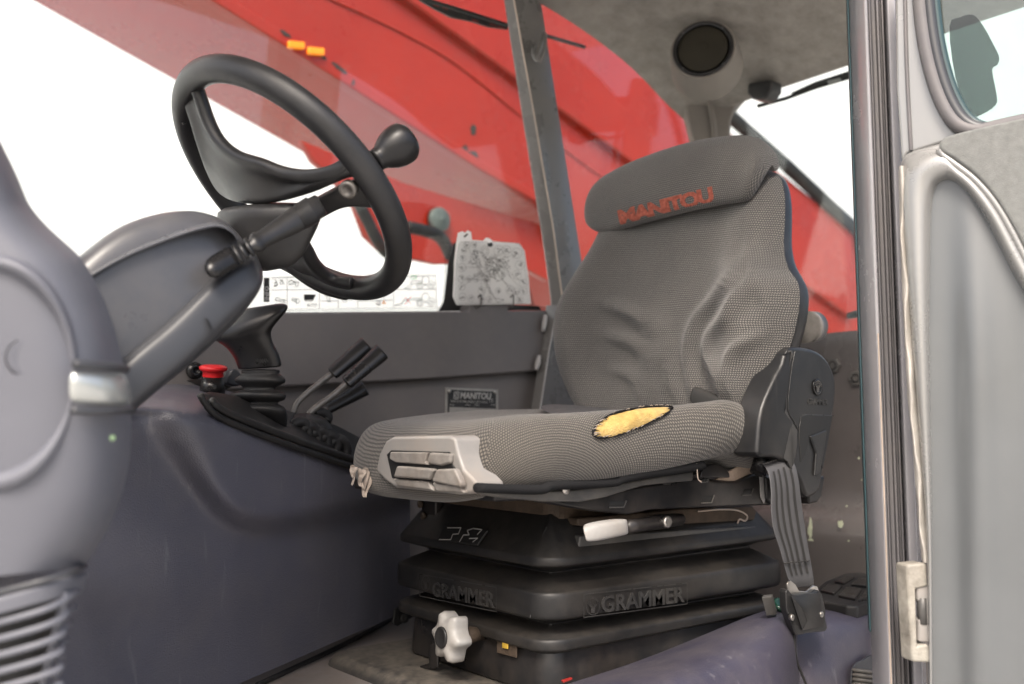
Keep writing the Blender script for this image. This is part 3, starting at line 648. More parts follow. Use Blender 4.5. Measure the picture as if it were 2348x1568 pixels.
prism('pan_lobe', [PY(1640+34*math.cos(a), 1095-32*math.sin(a), .868) for a in [math.pi*k/10 for k in range(11)]], (0, .01, 0), 'pan_black', seat, .002)
for (a, b, w, h) in [(1416, 1156, 34, 15), (1531, 1102, 15, 15), (1618, 1099, 12, 14), (1622, 1145, 24, 17), (1714, 1128, 20, 14)]:
    prism('pan_slot', pix([(a-w/2+3, b-h/2), (a+w/2+3, b-h/2-1), (a+w/2-3, b+h/2-1), (a-w/2-3, b+h/2)], lambda x, y: PY(x, y, .8733)), (0, .0025, 0), 'emboss_dark', pan, 0)
    tube('slot_lip', [PY(x, y, .873) for x, y in [(a-w/2-3, b+h/2), (a+w/2-3, b+h/2-1), (a+w/2+3, b-h/2-1)]], .0011, 'pan_grey', pan, 6)
prism('pan_end_cap', pix([(1757, 1092), (1800, 1094), (1800, 1150), (1792, 1157), (1770, 1156), (1760, 1145)], lambda x, y: PY(x, y, .866)), (0, .012, 0), 'black_plastic', pan, .004)
prism('tape', pix([(1742, 1086), (1757, 1090), (1759, 1130), (1752, 1155), (1744, 1140)], lambda x, y: PY(x, y, .8715)), (0, .002, 0), 'weld', pan, .001)
prism('backing_cloth', pix([(1640, 1100), (1690, 1070), (1722, 1050), (1742, 1056), (1742, 1088), (1725, 1090), (1690, 1105)], lambda x, y: PY(x, y, .880)), (0, .004, 0), 'backing', seat, .001)
lathe('flank_screw', PY(1296, 1122, .8615), (0, -1, 0), [(.006, 0), (.006, .002), (0, .003)], 'metal_bare', seat, 14)

# cushion: outline rings rolled over the edge, saddle top
CX0, CX1 = .660, 1.200
def cush_hw(x): return interp([(CX0, .205), (.78, .212), (.9, .217), (1.05, .222), (CX1, .218)], x)
N = 120
def outline(t, inset):
    """t 0..1 round the plan outline, starting mid front, going to the near side"""
    a = 2*math.pi*t
    cx = (CX0+CX1)/2; hx = (CX1-CX0)/2-inset
    c, s = math.cos(a), math.sin(a)
    p = 2/4.6 if c > 0 else 2/7.5
    x = cx-hx*math.copysign(abs(c)**p, c)
    hw = cush_hw(x)-inset
    y = 1.045-hw*math.copysign(abs(s)**p, s)
    return x, y
def cush_top(x, y):
    s = (1.045-y)/cush_hw(x)              # +1 near edge, -1 far edge
    f = (x-CX0)/(CX1-CX0)
    z = 1.512+.026*f
    z += .020*min(1, abs(s))**3*(.4+.6*min(1, f*2.2))     # side bolsters
    z -= .012*math.exp(-((f-.62)/.25)**2)*(1-min(1, s*s))
    if s < 0: z += .005*math.exp(-((f-.52)/.22)**2)
    z += .010*math.exp(-((f-.78)/.13)**2)*max(0, s)**2
    z -= .045*max(0, (f-.76)/.24)**1.6*max(0, s)
    z -= .020*max(0, (.10-f)/.10)**2
    z += .004*math.exp(-((f-.16)/.06)**2-((s-.55)/.3)**2)
    return z
prof = [(.030, -.094), (.016, -.092), (.006, -.080), (.000, -.060), (.0, -.044), (.003, -.029), (.010, -.015), (.021, -.006), (.036, -.0015), (.055, 0), (.085, 0), (.12, 0), (.165, 0), (.195, 0)]
def cush_pt(t, k):
    k0 = int(min(len(prof)-2, max(0, math.floor(k)))); fr = k-k0
    ins = prof[k0][0]*(1-fr)+prof[k0+1][0]*fr; dz = prof[k0][1]*(1-fr)+prof[k0+1][1]*fr
    x, y = outline(t, ins)
    zt = cush_top(x, y)
    f = (x-CX0)/(CX1-CX0); s = (1.045-y)/cush_hw(x)
    low = 1+.10*max(0, math.sin(math.pi*min(1, f*1.0)))*0
    zz = zt+dz*(1 if dz > -.03 else 1)
    if dz < -.05 and s > .5: zz += .018*max(0, f-.55)/.45*((-dz-.05)/.044)
    if s > .6:   # wrinkles on the near side
        w = (1-abs(dz+.05)/.05)
        if w > 0: y += .0040*w*math.sin(80*x+14*zz)*max(0, (f-.68)/.32)
    return Vector((x, y, zz))
rows, uvs = [], []
for k in range(len(prof)):
    rows.append([cush_pt(j/N, k) for j in range(N)])
verts = [p for r in rows for p in r]; faces = []; uvl = []
V2 = [0]
for k in range(1, len(prof)): V2.append(V2[-1]+(rows[k][N//4]-rows[k-1][N//4]).length)
U2 = [0]
for j in range(1, N+1): U2.append(U2[-1]+(rows[4][j % N]-rows[4][j-1]).length)
me_faces = []; luv = []
for k in range(len(prof)-1):
    for j in range(N):
        j2 = (j+1) % N
        me_faces.append((k*N+j, k*N+j2, (k+1)*N+j2, (k+1)*N+j))
        c4 = [(U2[j], V2[k]), (U2[j+1], V2[k]), (U2[j+1], V2[k+1]), (U2[j], V2[k+1])]
        if 11 <= j < 58: c4 = [(math.atan2(v_+.012, u_-U2[21])*.16, math.hypot(u_-U2[21], (v_+.012)*1.25)) for u_, v_ in c4]   # rows run in arcs on the near side
        luv.append(c4)
me_faces.append(tuple((len(prof)-1)*N+j for j in range(N))); luv.append([(rows[-1][j].x, rows[-1][j].y) for j in range(N)])
me_faces.append(tuple(N-1-j for j in range(N))); luv.append([(0, 0)]*N)
def uvmesh(name, V, Fc, luv, m, parent, sub=0):
    me = bpy.data.meshes.new(name); me.from_pydata([tuple(v) for v in V], [], Fc); ul = me.uv_layers.new(name='UVMap')
    for p, q in zip(me.polygons, luv):
        p.use_smooth = True
        for li, w in zip(p.loop_indices, q): ul.data[li].uv = w
    bm = bmesh.new(); bm.from_mesh(me); bmesh.ops.recalc_face_normals(bm, faces=bm.faces); bm.to_mesh(me); bm.free()
    me.materials.append(MATS[m]); o = bpy.data.objects.new(name, me); COL.objects.link(o)
    o.parent = parent; o.matrix_parent_inverse = Matrix.Translation(-root_loc(parent))
    if sub:
        s = o.modifiers.new('sub', 'SUBSURF'); s.levels = sub; s.render_levels = sub
    return o
cushion = uvmesh('cushion', verts, me_faces, luv, 'seat_cloth_fine', seat, 1)
def near_pt(px, k):
    """point of the near side of the cushion seen at photo column px, profile step k"""
    lo_, hi_ = .06, .44
    for _ in range(30):
        m_ = (lo_+hi_)/2
        if proj(cush_pt(m_, k))[0] < px: lo_ = m_
        else: hi_ = m_
    return cush_pt((lo_+hi_)/2, k)
# torn patch: foam showing through the cloth on the near bolster
def patch(name, px0, px1, kf, m, lift, nu=30, nv=10, grow=1.0, ragged=0.):
    rows = []
    for i in range(nu+1):
        u = -1+2*i/nu; hh = math.sqrt(max(.0004, 1-abs(u)**2.4))*grow; r = []
        for j in range(nv+1):
            v = -1+2*j/nv; px = (px0+px1)/2+(px1-px0)/2*u*grow
            k = kf(u)+1.15*hh*v+ragged*(math.sin(i*2.1+v)+math.sin(i*4.7+2))*v*v
            a, b, c = near_pt(px, k), near_pt(px+6, k), near_pt(px, k+.2)
            n = (b-a).cross(c-a).normalized()
            if n.dot(a-Vector((a.x, 1.045, 1.44))) < 0: n = -n
            r.append(a+n*(lift+.003*(1-u*u)*(1-v*v)))
        rows.append(r)
    return grid(name, rows, m, cushion, sub=1)
kf = lambda u: 5.6+.9*u
patch('foam', 1358, 1540, kf, 'foam', .0006, ragged=.03)
random.seed(17)
def tear_pt(a_, g_=1.0, up_=.0022):
    u = math.cos(a_); v = math.sin(a_); hh = math.sqrt(max(0, 1-abs(u)**2.4)); px = 1449+91*u*g_; k = kf(u)+1.15*g_*(hh if v > 0 else -hh)
    a, b, c = near_pt(px, k), near_pt(px+6, k), near_pt(px, k+.2); n = (b-a).cross(c-a).normalized()
    if n.dot(a-Vector((a.x, 1.045, 1.44))) < 0: n = -n
    return a+n*up_
loop = [tear_pt(2*math.pi*i/64+.02, 1.0+random.uniform(-.015, .02)) for i in range(64)]; loop.append(loop[0])
tube('torn_edge', loop, [random.uniform(.0005, .0019) for _ in range(60)], 'cloth_dark', cushion, 8)
for i in range(80):
    a0 = random.uniform(0, 6.28); p0, p1 = tear_pt(a0, 1.02, .0026), tear_pt(a0+random.uniform(-.12, .12), random.uniform(.84, .97), .0036)
    tube('torn_thread', [p0, p0.lerp(p1, .5)+Vector((0, -.0008, .001)), p1], [.0006, .0005, .0003], random.choice(['cloth_dark', 'thread', 'cloth_dark']), cushion, 5)
# grey front handle with two paddles
PHX = lambda x, y, d=0: PP(x, y, Vector((CX0-.012-d, 1.045, 1.46)), Vector((1, -.02, .10)).normalized())
hb = prism('front_handle', pix([(861, 1078), (868, 1040), (884, 1010), (900, 1001), (1030, 998), (1042, 1004), (1050, 1040), (1062, 1075), (1094, 1108), (1092, 1125), (1080, 1132), (1050, 1134), (905, 1118), (880, 1100)], PHX), (.045, .006, 0), 'grey_plastic', seat, .006, 4)
tag(hb, label='dirty light grey plastic handle set in the cushion front')
prism('handle_recess', pix([(886, 1042), (896, 1032), (1030, 1036), (1034, 1062), (1048, 1080), (1062, 1120), (930, 1108), (898, 1096)], lambda x, y: PHX(x, y, .0015)), (.003, 0, 0), 'emboss_dark', hb, .001)
for nm, pts, d in [('upper_paddle', [(894, 1036), (979, 1037), (974, 1058), (980, 1066), (905, 1060), (892, 1052)], .006), ('upper_paddle', [(983, 1037), (1032, 1040), (1030, 1062), (1008, 1068), (984, 1064), (977, 1057)], .006),
                   ('lower_paddle', [(908, 1068), (986, 1074), (992, 1078), (981, 1100), (900, 1094)], .010), ('lower_paddle', [(998, 1076), (1040, 1074), (1056, 1108), (1054, 1118), (988, 1104)], .010),
                   ('paddle_foot', [(898, 1097), (980, 1103), (992, 1126), (910, 1115)], .006), ('paddle_foot', [(987, 1106), (1052, 1112), (1062, 1131), (1000, 1127)], .006)]:
    prism(nm, pix(pts, lambda x, y: PHX(x, y, d)), (.010, 0, 0), 'grey_dirty', hb, .003, 3)
# frayed cloth hanging from the front corner
random.seed(11)
for k, (x, y, L_) in enumerate([(808, 1074, 30), (814, 1078, 44), (822, 1082, 52), (832, 1084, 40), (842, 1088, 62), (850, 1092, 58), (862, 1088, 34), (836, 1080, 46), (870, 1096, 30)]):
    p = [PY(x, y-8, 1.125)]; sx = random.uniform(-6, 5)
    for i in range(1, 6): p.append(PY(x+sx*i*.5+random.uniform(-5, 5), y-8+L_*i/5, 1.125+random.uniform(-.006, .006)))
    ww = random.uniform(.004, .007)
    rows = [[q+Vector((-.6, .8, 0))*-ww*(1-.12*i)*(.5+.7*random.random()), q+Vector((0, -.002, .001)), q+Vector((-.6, .8, 0))*ww*(1-.12*i)*(.5+.7*random.random())] for i, q in enumerate(p)]
    grid('frayed_strip', rows, 'thread', cushion, thick=.0008, sub=1)
tube('loose_thread', [PY(x, y, .845) for x, y in [(1596, 1062), (1598, 1080), (1600, 1098), (1608, 1106)]], .0009, 'thread', cushion, 6, 4)

# backrest: rows spanned between far and near edges
brow = [((1322, 975), (1738, 1005), 1.13, .010), ((1302, 925), (1752, 940), 1.135, .020), ((1280, 870), (1776, 870), 1.145, .030), ((1267, 810), (1803, 800), 1.155, .040), ((1267, 750), (1824, 725), 1.165, .046), ((1280, 695), (1827, 655), 1.175, .046),
        ((1308, 635), (1800, 610), 1.188, .036), ((1338, 578), (1789, 560), 1.20, .024), ((1358, 530), (1790, 500), 1.21, .015), ((1372, 480), (1788, 440), 1.22, .008), ((1395, 430), (1775, 398), 1.235, .002), ((1430, 400), (1748, 383), 1.255, .0)]
LP = cr([Vector((a[0][0], a[0][1], 0)) for a in brow], 9); RP = cr([Vector((a[1][0]-8, a[1][1], 0)) for a in brow], 9); XB = cr([Vector((a[2], a[3], 0)) for a in brow], 9)
CRS = 2.2
creases = [([(1340, 690), (1400, 700), (1455, 720), (1502, 757), (1530, 810), (1546, 870), (1562, 940)], .0075, 13), ([(1350, 765), (1404, 772), (1462, 790), (1496, 830), (1510, 880), (1520, 945)], .0068, 12), ([(1365, 845), (1418, 850), (1456, 868), (1474, 905), (1482, 950)], .0045, 11),
           ([(1735, 570), (1716, 632), (1692, 676), (1664, 728), (1632, 772), (1628, 815), (1652, 870), (1664, 930)], .0075, 12), ([(1705, 540), (1690, 600), (1645, 680), (1600, 738), (1582, 800), (1590, 870), (1602, 945)], .0070, 13), ([(1780, 745), (1742, 772), (1690, 800), (1672, 842), (1684, 890), (1700, 955)], .0068, 12),
           ([(1702, 470), (1692, 540), (1690, 610), (1716, 690), (1712, 740)], -.006, 18)]
lines_ = [(cr([Vector((a_, b_, 0)) for a_, b_ in l], 6), amp, w) for l, amp, w in creases]
NB = 120; rowsB = []; backrow = []
for l, r, xb in zip(LP, RP, XB):
    lf, rn = PX(l.x, l.y, xb.x), PX(r.x, r.y, xb.x); row = []
    hw = (lf.y-rn.y)/2; yc = (lf.y+rn.y)/2
    for j in range(NB+1):
        a = math.pi*(j/NB)                       # 0 near back edge .. pi far back edge
        s = math.cos(a); ss = math.copysign(abs(s)**(.62), s)
        y = yc-hw*ss; f = (1-ss)/2
        z = rn.z+(lf.z-rn.z)*f
        edge = abs(ss)
        x = xb.x-xb.y*math.exp(-((edge-.74)/.20)**2)+.022*max(0, (edge-.80)/.20)**2.2
        p = Vector((x, y, z))
        px, py = proj(p); d = 0
        for L_, amp, w in lines_:
            m_, i_ = min(((px-q.x)**2+(py-q.y)**2, i_) for i_, q in enumerate(L_))
            if m_ < 9*w*w:
                e_ = min(1, i_/11, (len(L_)-1-i_)/8+.25); d += CRS*amp*math.exp(-m_/(2*w*w*.8))*e_*e_*(3-2*e_)
        p.x -= d*(1 if edge < .93 else 0)
        row.append(p)
    rowsB.append(row)
bk = grid('backrest', rowsB, 'seat_cloth', seat)
# hard shell behind
rowsS = []
for i in range(0, len(LP), 5):
    l, r, xb = LP[i], RP[i], XB[i]; lf, rn = PX(l.x, l.y, xb.x), PX(r.x, r.y, xb.x)
    if i < 9: continue
    k = .018; x0 = xb.x
    rowsS.append([Vector((x0+.014, rn.y+.004, rn.z)), Vector((x0+.024, rn.y+.001, rn.z)), Vector((x0+.046, rn.y+.002, rn.z)), Vector((x0+.052, rn.y+.012, rn.z)), Vector((x0+.10, rn.y+.06, rn.z)), Vector((x0+.115, (rn.y+lf.y)/2, (rn.z+lf.z)/2)),
                  Vector((x0+.10, lf.y-.06, lf.z)), Vector((x0+.075, lf.y-k, lf.z)), Vector((x0+.03, lf.y-.006, lf.z))])
grid('back_shell', rowsS, 'black_plastic', seat, sub=1)
# headrest flap over the top of the backrest
lipc = [(1340, 524), (1358, 534), (1372, 536), (1480, 505), (1600, 474), (1700, 459), (1712, 446), (1728, 410), (1742, 382), (1752, 372)]
topc = [(1350, 480), (1362, 446), (1378, 424), (1400, 403), (1480, 363), (1570, 332), (1650, 316), (1700, 312), (1735, 313), (1765, 323), (1790, 345)]
ys = [1.272, 1.264, 1.245, 1.215, 1.17, 1.12, 1.06, 1.0, .95, .92, .905, .895, .886, .878, .871, .866]
rows = []
for i, y in enumerate(ys):
    e = i; sc = (.45, .80, .95)[e] if e < 3 else 1
    if i >= len(ys)-2: sc = (.88, .62)[i-len(ys)+2]
    xl = 1.188; zl = z_at(xl, y, lipc); zt_ = z_at(1.262, y, topc); h = zt_-zl; zm = (zl+zt_)/2
    nr = max(0, min(1, (1.12-y)/.22))
    sec = [(1.214, zl+.006), (1.203, zl-.001), (1.192, zl), (1.186, zl+.010), (1.185, zl+h*.30), (1.190, zl+h*.52), (1.202, zl+h*.75), (1.222, zl+h*.92), (1.250-.012*nr, zt_), (1.280-.030*nr, zt_-.004), (1.302-.046*nr, zt_-.018), (1.308-.050*nr, zt_-.032), (1.298-.048*nr, zt_-.040), (1.262-.026*nr, zt_-.044), (1.232, zl+h*.50), (1.220, zl+h*.22)]
    cx_, cz_ = (1.235, zm) if i < 5 else (1.236, zt_-.025)
    rows.append([Vector((cx_+(a-cx_)*sc, y, cz_+(b-cz_)*sc)) for a, b in sec])
verts = [p for r in rows for p in r]; nc = len(rows[0]); Fc, lu = [], []
vv = [0]
for j in range(1, nc+1): vv.append(vv[-1]+(rows[6][j % nc]-rows[6][j-1]).length)
for i in range(len(rows)-1):
    for j in range(nc):
        j2 = (j+1) % nc; Fc.append((i*nc+j, i*nc+j2, (i+1)*nc+j2, (i+1)*nc+j)); lu.append([(ys[i], vv[j]), (ys[i], vv[j+1]), (ys[i+1], vv[j+1]), (ys[i+1], vv[j])])
Fc += [tuple(range(nc)), tuple(range((len(rows)-1)*nc, len(rows)*nc))]; lu += [[(rows[0][j].x, rows[0][j].z) for j in range(nc)], [(rows[-1][j].x, rows[-1][j].z) for j in range(nc)]]
flap = uvmesh('headrest_flap', verts, Fc, lu, 'seat_cloth', seat, 2)
def on_flap(u, v):
    px = 1418+221*u-9*v; py = 519-57*u-36*v
    p = PX(px, py, 1.1830); return p
random.seed(5)
emb = text('embroidery', 'MANITOU', None, None, None, 'red_thread', flap, bold=.055, shear=.10, surf=on_flap, space=.86)
bm = bmesh.new(); bm.from_mesh(emb.data); bmesh.ops.triangulate(bm, faces=bm.faces)
for _ in range(4):
    le = [e for e in bm.edges if e.calc_length() > .004]
    if not le: break
    bmesh.ops.subdivide_edges(bm, edges=le, cuts=1); bmesh.ops.triangulate(bm, faces=bm.faces)
bm.to_mesh(emb.data); bm.free()
sw_ = emb.modifiers.new('lie_on_cloth', 'SHRINKWRAP'); sw_.target = flap; sw_.wrap_method = 'NEAREST_SURFACEPOINT'; sw_.wrap_mode = 'ABOVE_SURFACE'; sw_.offset = .0010
tag(emb, label='worn red embroidered lettering')
# hinge cover on the near side
hc = cr([Vector((x, y, 0)) for x, y in [(1806, 797), (1842, 796), (1876, 806), (1900, 829), (1915, 866), (1917, 905), (1910, 956), (1897, 1028), (1886, 1092), (1876, 1128), (1850, 1140), (1832, 1098), (1806, 1062), (1775, 1048), (1740, 1046), (1738, 1006), (1747, 936), (1775, 870), (1794, 834)]], 3, True)
HY = .800
cover = prism('hinge_cover', [PY(p.x, p.y, HY) for p in hc], (0, .045, 0), 'black_plastic', seat, .011, 5)
tag(cover, label='black moulded hinge cover with round badge')
fr_ = [(1806, 800), (1822, 810), (1812, 860), (1806, 940), (1830, 985), (1826, 1050), (1812, 1085), (1806, 1062), (1775, 1046), (1740, 1044), (1738, 1006), (1747, 936), (1775, 870), (1794, 834)]
prism('cover_front', [PY(p.x, p.y, HY-.002+(0.030 if k % 1 == 0 and p.x < 1800 else 0)) for k, p in enumerate(cr([Vector((x, y, 0)) for x, y in fr_], 2, True))], (0, .03, 0), 'black_plastic', cover, .004, 3)
rec = prism('cover_recess', pix([(1836, 956), (1848, 951), (1908, 953), (1897, 1020), (1886, 1075), (1872, 1040), (1858, 1000), (1846, 1045), (1836, 1060), (1832, 1000)], lambda x, y: PY(x, y, HY-.0012)), (0, .002, 0), 'emboss_dark', cover, .0008)
prism('recess_rib', pix([(1858, 1000), (1896, 985), (1890, 1030), (1880, 1085), (1868, 1092), (1872, 1040)], lambda x, y: PY(x, y, HY-.004)), (0, .004, 0), 'black_plastic', cover, .002)
PC = lambda x, y: PY(x, y, HY-.0005)
bdg = lathe('badge', PC(1873, 888), (0, -1, 0), [(.0125, 0), (.0125, .0015), (.0108, .0022), (.010, .0012), (0, .0012)], 'black_gloss', cover, 28)
badge(cover, (1873, 888), 9, 15, lambda x, y: PY(x, y, HY-.0025), 'pan_grey')
text('raised_lettering', 'GRAMMER', PC(1851, 927), PC(1897, 929), PC(1851, 913), 'letter_rubber', cover, .02, depth=.001)
tube('seam_line', [PC(x, y) for x, y in [(1836, 1030), (1832, 985), (1838, 958), (1850, 951), (1910, 953)]], .0007, 'letter_rubber', cover, 6, 3)
tube('seam_line', [PC(x, y) for x, y in [(1822, 806), (1814, 850), (1806, 935), (1818, 962), (1830, 985)]], .0008, 'letter_rubber', cover, 6, 3)
prism('recline_lever', pix([(1832, 1058), (1862, 1048), (1880, 1066), (1882, 1082), (1850, 1116), (1836, 1112), (1830, 1085)], lambda x, y: PY(x, y, HY+.010)), (0, .02, 0), 'white_plastic', seat, .004)
prism('lever_stop', pix([(1850, 1105), (1893, 1090), (1884, 1140), (1875, 1152), (1855, 1156)], lambda x, y: PY(x, y, HY+.02)), (0, .03, 0), 'pan_black', seat, .004)
tube('lumbar_knob', [PY(1842, 750, .86), PY(1868, 748, .86)], [.026, .024], 'grey_dirty', seat, 24)
tube('hinge_tube', [PY(x, y, .835) for x, y in [(1752, 1020), (1745, 1060), (1737, 1085)]], .012, 'black_gloss', seat, 16)

# ================================================================== seat belt
belt = thing('seat_belt', PY(1850, 1456, .79), 'grey striped lap belt with black buckle hanging beside the hinge cover', 'seat belt')
L_ = cr([Vector((x, y, d)) for x, y, d in [(1735, 1075, .835), (1745, 1062, .82), (1762, 1085, .80), (1768, 1130, .792), (1768, 1170, .79), (1774, 1215, .788), (1790, 1265, .786), (1802, 1310, .785), (1810, 1335, .785), (1813, 1350, .788)]], 5)
R_ = cr([Vector((x, y, d)) for x, y, d in [(1788, 1042, .835), (1806, 1044, .81), (1822, 1062, .798), (1832, 1100, .792), (1838, 1150, .79), (1846, 1205, .788), (1853, 1250, .786), (1862, 1300, .785), (1866, 1326, .785), (1866, 1345, .788)]], 5)
rows = []
for a, b in zip(L_, R_):
    A_, B_ = PY(a.x, a.y, a.z), PY(b.x, b.y, b.z); rows.append([A_.lerp(B_, k/10)+Vector((0, .003*math.sin(math.pi*k/10), 0)) for k in range(11)])
wb = grid('webbing', rows, 'webbing', belt, thick=.0016, sub=1)
for k in (2, 4, 6, 8):
    rr = [[r[k].lerp(r[k+1], -.34)+Vector((-.0006, -.0012, 0)), r[k].lerp(r[k+1], .34)+Vector((-.0006, -.0012, 0))] for r in rows[10:-8]]
    grid('stripe', rr, 'webbing_dark', wb)
for (p0, p1) in [((1748, 1064), (1798, 1048)), ((1797, 1291), (1857, 1286))]:
    for k in range(9):
        q0 = PY(p0[0]+(p1[0]-p0[0])*k/9, p0[1]+(p1[1]-p0[1])*k/9, .784 if p0[1] > 1200 else .806); q1 = PY(p0[0]+(p1[0]-p0[0])*(k+.7)/9, p0[1]+(p1[1]-p0[1])*(k+.7)/9+random.uniform(-1.5, 1.5), .784 if p0[1] > 1200 else .806)
        tube('stitch', [q0, q1], .0010, 'webbing_dark', wb, 5)
BKY = .782
tongue = prism('buckle_plate', pix([(1805, 1338), (1812, 1330), (1824, 1340), (1832, 1354), (1848, 1356), (1864, 1342), (1874, 1344), (1878, 1356), (1870, 1366), (1818, 1372), (1806, 1352)], lambda x, y: PY(x, y, BKY+.003)), (0, .003, 0), 'metal_bare', belt, .001)
bo = [(1801, 1356), (1806, 1350), (1818, 1364), (1836, 1366), (1868, 1360), (1876, 1352), (1885, 1360), (1890, 1382), (1894, 1402), (1892, 1412), (1898, 1440), (1893, 1448), (1850, 1452), (1836, 1456), (1824, 1456), (1818, 1440), (1808, 1412), (1803, 1398)]
bkl = prism('buckle', pix(bo, lambda x, y: PY(x, y, BKY-.006)), (.006, .016, 0), 'black_plastic', belt, .003, 3)
tag(bkl, label='faceted black plastic buckle with two silver screws')
c0 = [(1812, 1366), (1880, 1358), (1890, 1436), (1838, 1446)]; c1 = [(1838, 1392), (1864, 1388), (1868, 1418), (1850, 1424)]
V = pix(c0, lambda x, y: PY(x, y, BKY-.0075))+pix(c1, lambda x, y: PY(x, y, BKY-.016))
mesh('buckle_cover', V, [(0, 1, 5, 4), (1, 2, 6, 5), (2, 3, 7, 6), (3, 0, 4, 7), (4, 5, 6, 7), (3, 2, 1, 0)], 'black_plastic', bkl, True, .0012, 2)
for (x, y) in [(1815, 1415), (1882, 1408)]:
    lathe('screw', PY(x, y, BKY-.0095), (0, -1, 0), [(.0042, -.003), (.0042, .0015), (.003, .0022), (.0018, .0014), (0, .0012)], 'metal_bare', bkl, 14)
b2 = thing('belt_stub', PY(1240, 950, 1.22), 'black belt end lying on the far side of the cushion', 'seat belt')
def on_cush(x, y, d): return Vector((x, y, cush_top(x, y)+d))
grid('webbing', [[on_cush(.985, 1.12, .004), on_cush(1.03, 1.215, .010)], [on_cush(1.02, 1.10, .008), on_cush(1.065, 1.195, .016)], [on_cush(1.07, 1.075, .006), on_cush(1.11, 1.17, .012)], [on_cush(1.12, 1.06, .003), on_cush(1.14, 1.15, .006)]], 'webbing', b2, thick=.002, sub=2)
b3 = thing('belt_loop', PY(1612, 930, .93), 'short black belt loop standing between cushion and backrest', 'seat belt')
PLp = lambda x, y, d=0: PX(x, y, 1.105+d)
grid('webbing', [[PLp(1572, 926), PLp(1640, 952)], [PLp(1578, 898), PLp(1646, 922)], [PLp(1590, 880, .004), PLp(1653, 906, .004)], [PLp(1592, 884, .018), PLp(1655, 908, .018)], [PLp(1586, 930, .024), PLp(1648, 950, .024)]], 'webbing_dark', b3, thick=.003, sub=2)
# ================================================================== steering wheel
WC = PY(665, 430, 1.055); WN = Vector((.668, -.009, .713)).normalized(); WR = 337/FPX*(WC-CAM).dot(F)
WE1 = Vector((0, 1, 0)); WE1 = (WE1-WN*WE1.dot(WN)).normalized(); WE2 = WN.cross(WE1)
TR = .0165; RC = WR-TR
sw = thing('steering_wheel', WC-WN*.09, 'black three-spoke steering wheel seen from below, with spinner knob', 'steering wheel')
rings = []
for k in range(72):
    a = 2*math.pi*k/72; c = WE1*math.cos(a)+WE2*math.sin(a); rings.append([WC+c*RC+(c*math.cos(b)+WN*math.sin(b))*TR*(1+.03*math.sin(3*b)) for b in [2*math.pi*j/18 for j in range(18)]])
rings.append(rings[0])
rim = grid('rim', rings, 'wheel_skin', sw, cu=True, sub=1)
def dish(px, py, depth=.058, lift=0.):
    k = 0
    for _ in range(8):
        p = PP(px, py, WC-WN*k, WN); v = p-WC; v = v-WN*v.dot(WN); r = v.length/RC
        k = depth*max(0, 1-r**1.6)+.003-lift
    return p
def web(name, a, b, n=22, m_=5, th=.018, depth=.058, lift=0., sag=.0):
    A = resample(cr([Vector((x, y, 0)) for x, y in a], 5), n); B = resample(cr([Vector((x, y, 0)) for x, y in b], 5), n); rows = []
    for p, q in zip(A, B):
        r = []
        for j in range(m_):
            t = j/(m_-1); x = p.lerp(q, t); r.append(dish(x.x, x.y, depth, lift)+WN*sag*math.sin(math.pi*t))
        rows.append(r)
    return grid(name, rows, 'wheel_skin', sw, thick=th, toff=0, sub=2)
web('spoke', [(430, 158), (446, 195), (459, 235), (478, 285), (505, 325), (548, 354), (592, 366), (640, 390), (690, 404), (740, 402), (770, 388), (790, 362)],
    [(400, 178), (414, 212), (434, 262), (455, 330), (480, 400), (508, 448), (548, 466), (600, 470), (660, 458), (720, 436), (778, 408), (838, 400)], th=.016, sag=.012)
web('spoke', [(560, 478), (620, 484), (690, 470), (750, 440), (800, 415), (850, 408)], [(600, 545), (650, 535), (700, 520), (745, 494), (800, 470), (880, 478)], th=.014, lift=.012)
web('spoke', [(650, 560), (690, 548), (706, 570), (722, 606), (760, 638), (806, 646)], [(590, 590), (640, 612), (672, 628), (705, 652), (750, 676), (800, 690)], th=.018, sag=.008)
hubc = dish(600, 500, .058)
boss = ploft('hub', [(510, 470, 720, 455, 1.03, .055), (508, 500, 722, 500, 1.04, .055), (515, 560, 700, 545, 1.045, .05), (540, 600, 680, 590, 1.05, .045), (570, 625, 650, 620, 1.05, .03)], 'wheel_skin', sw, 28, 2.6, sub=1)
kb = PP(868, 372, WC+WN*.004, WN); kd = (WN*.95+Vector((.20, -.20, -.05))).normalized()
kb = PY(862, 368, (WC.y-RC*.98))
kd = (PY(905, 340, kb.y-.005)-kb).normalized()
kn2 = lathe('spinner_knob', kb, kd, [(.014, -.006), (.013, .002), (.0135, .007), (.0165, .012), (.0205, .019), (.0232, .028), (.024, .036), (.023, .043), (.019, .048), (.011, .0505), (0, .0512)], 'black_gloss', sw, 32)
sp = dish(805, 428, .058, .0); sa = (CAM-sp).normalized()*.5-WN*.5
sl_ = lathe('spoke_screw', sp-WN*.004, sa, [(.0105, -.002), (.0105, .005), (.0085, .0065), (.0055, .006), (.005, .0035), (0, .0035)], 'rod_worn', sw, 20)
lathe('rim_hole', WC+(WE1*math.cos(1.02)+WE2*math.sin(1.02))*(RC-.010)-WN*.014, -WN-WE2*.3, [(.0022, -.003), (.0022, .0012), (0, .0012)], 'emboss_dark', sw, 10)

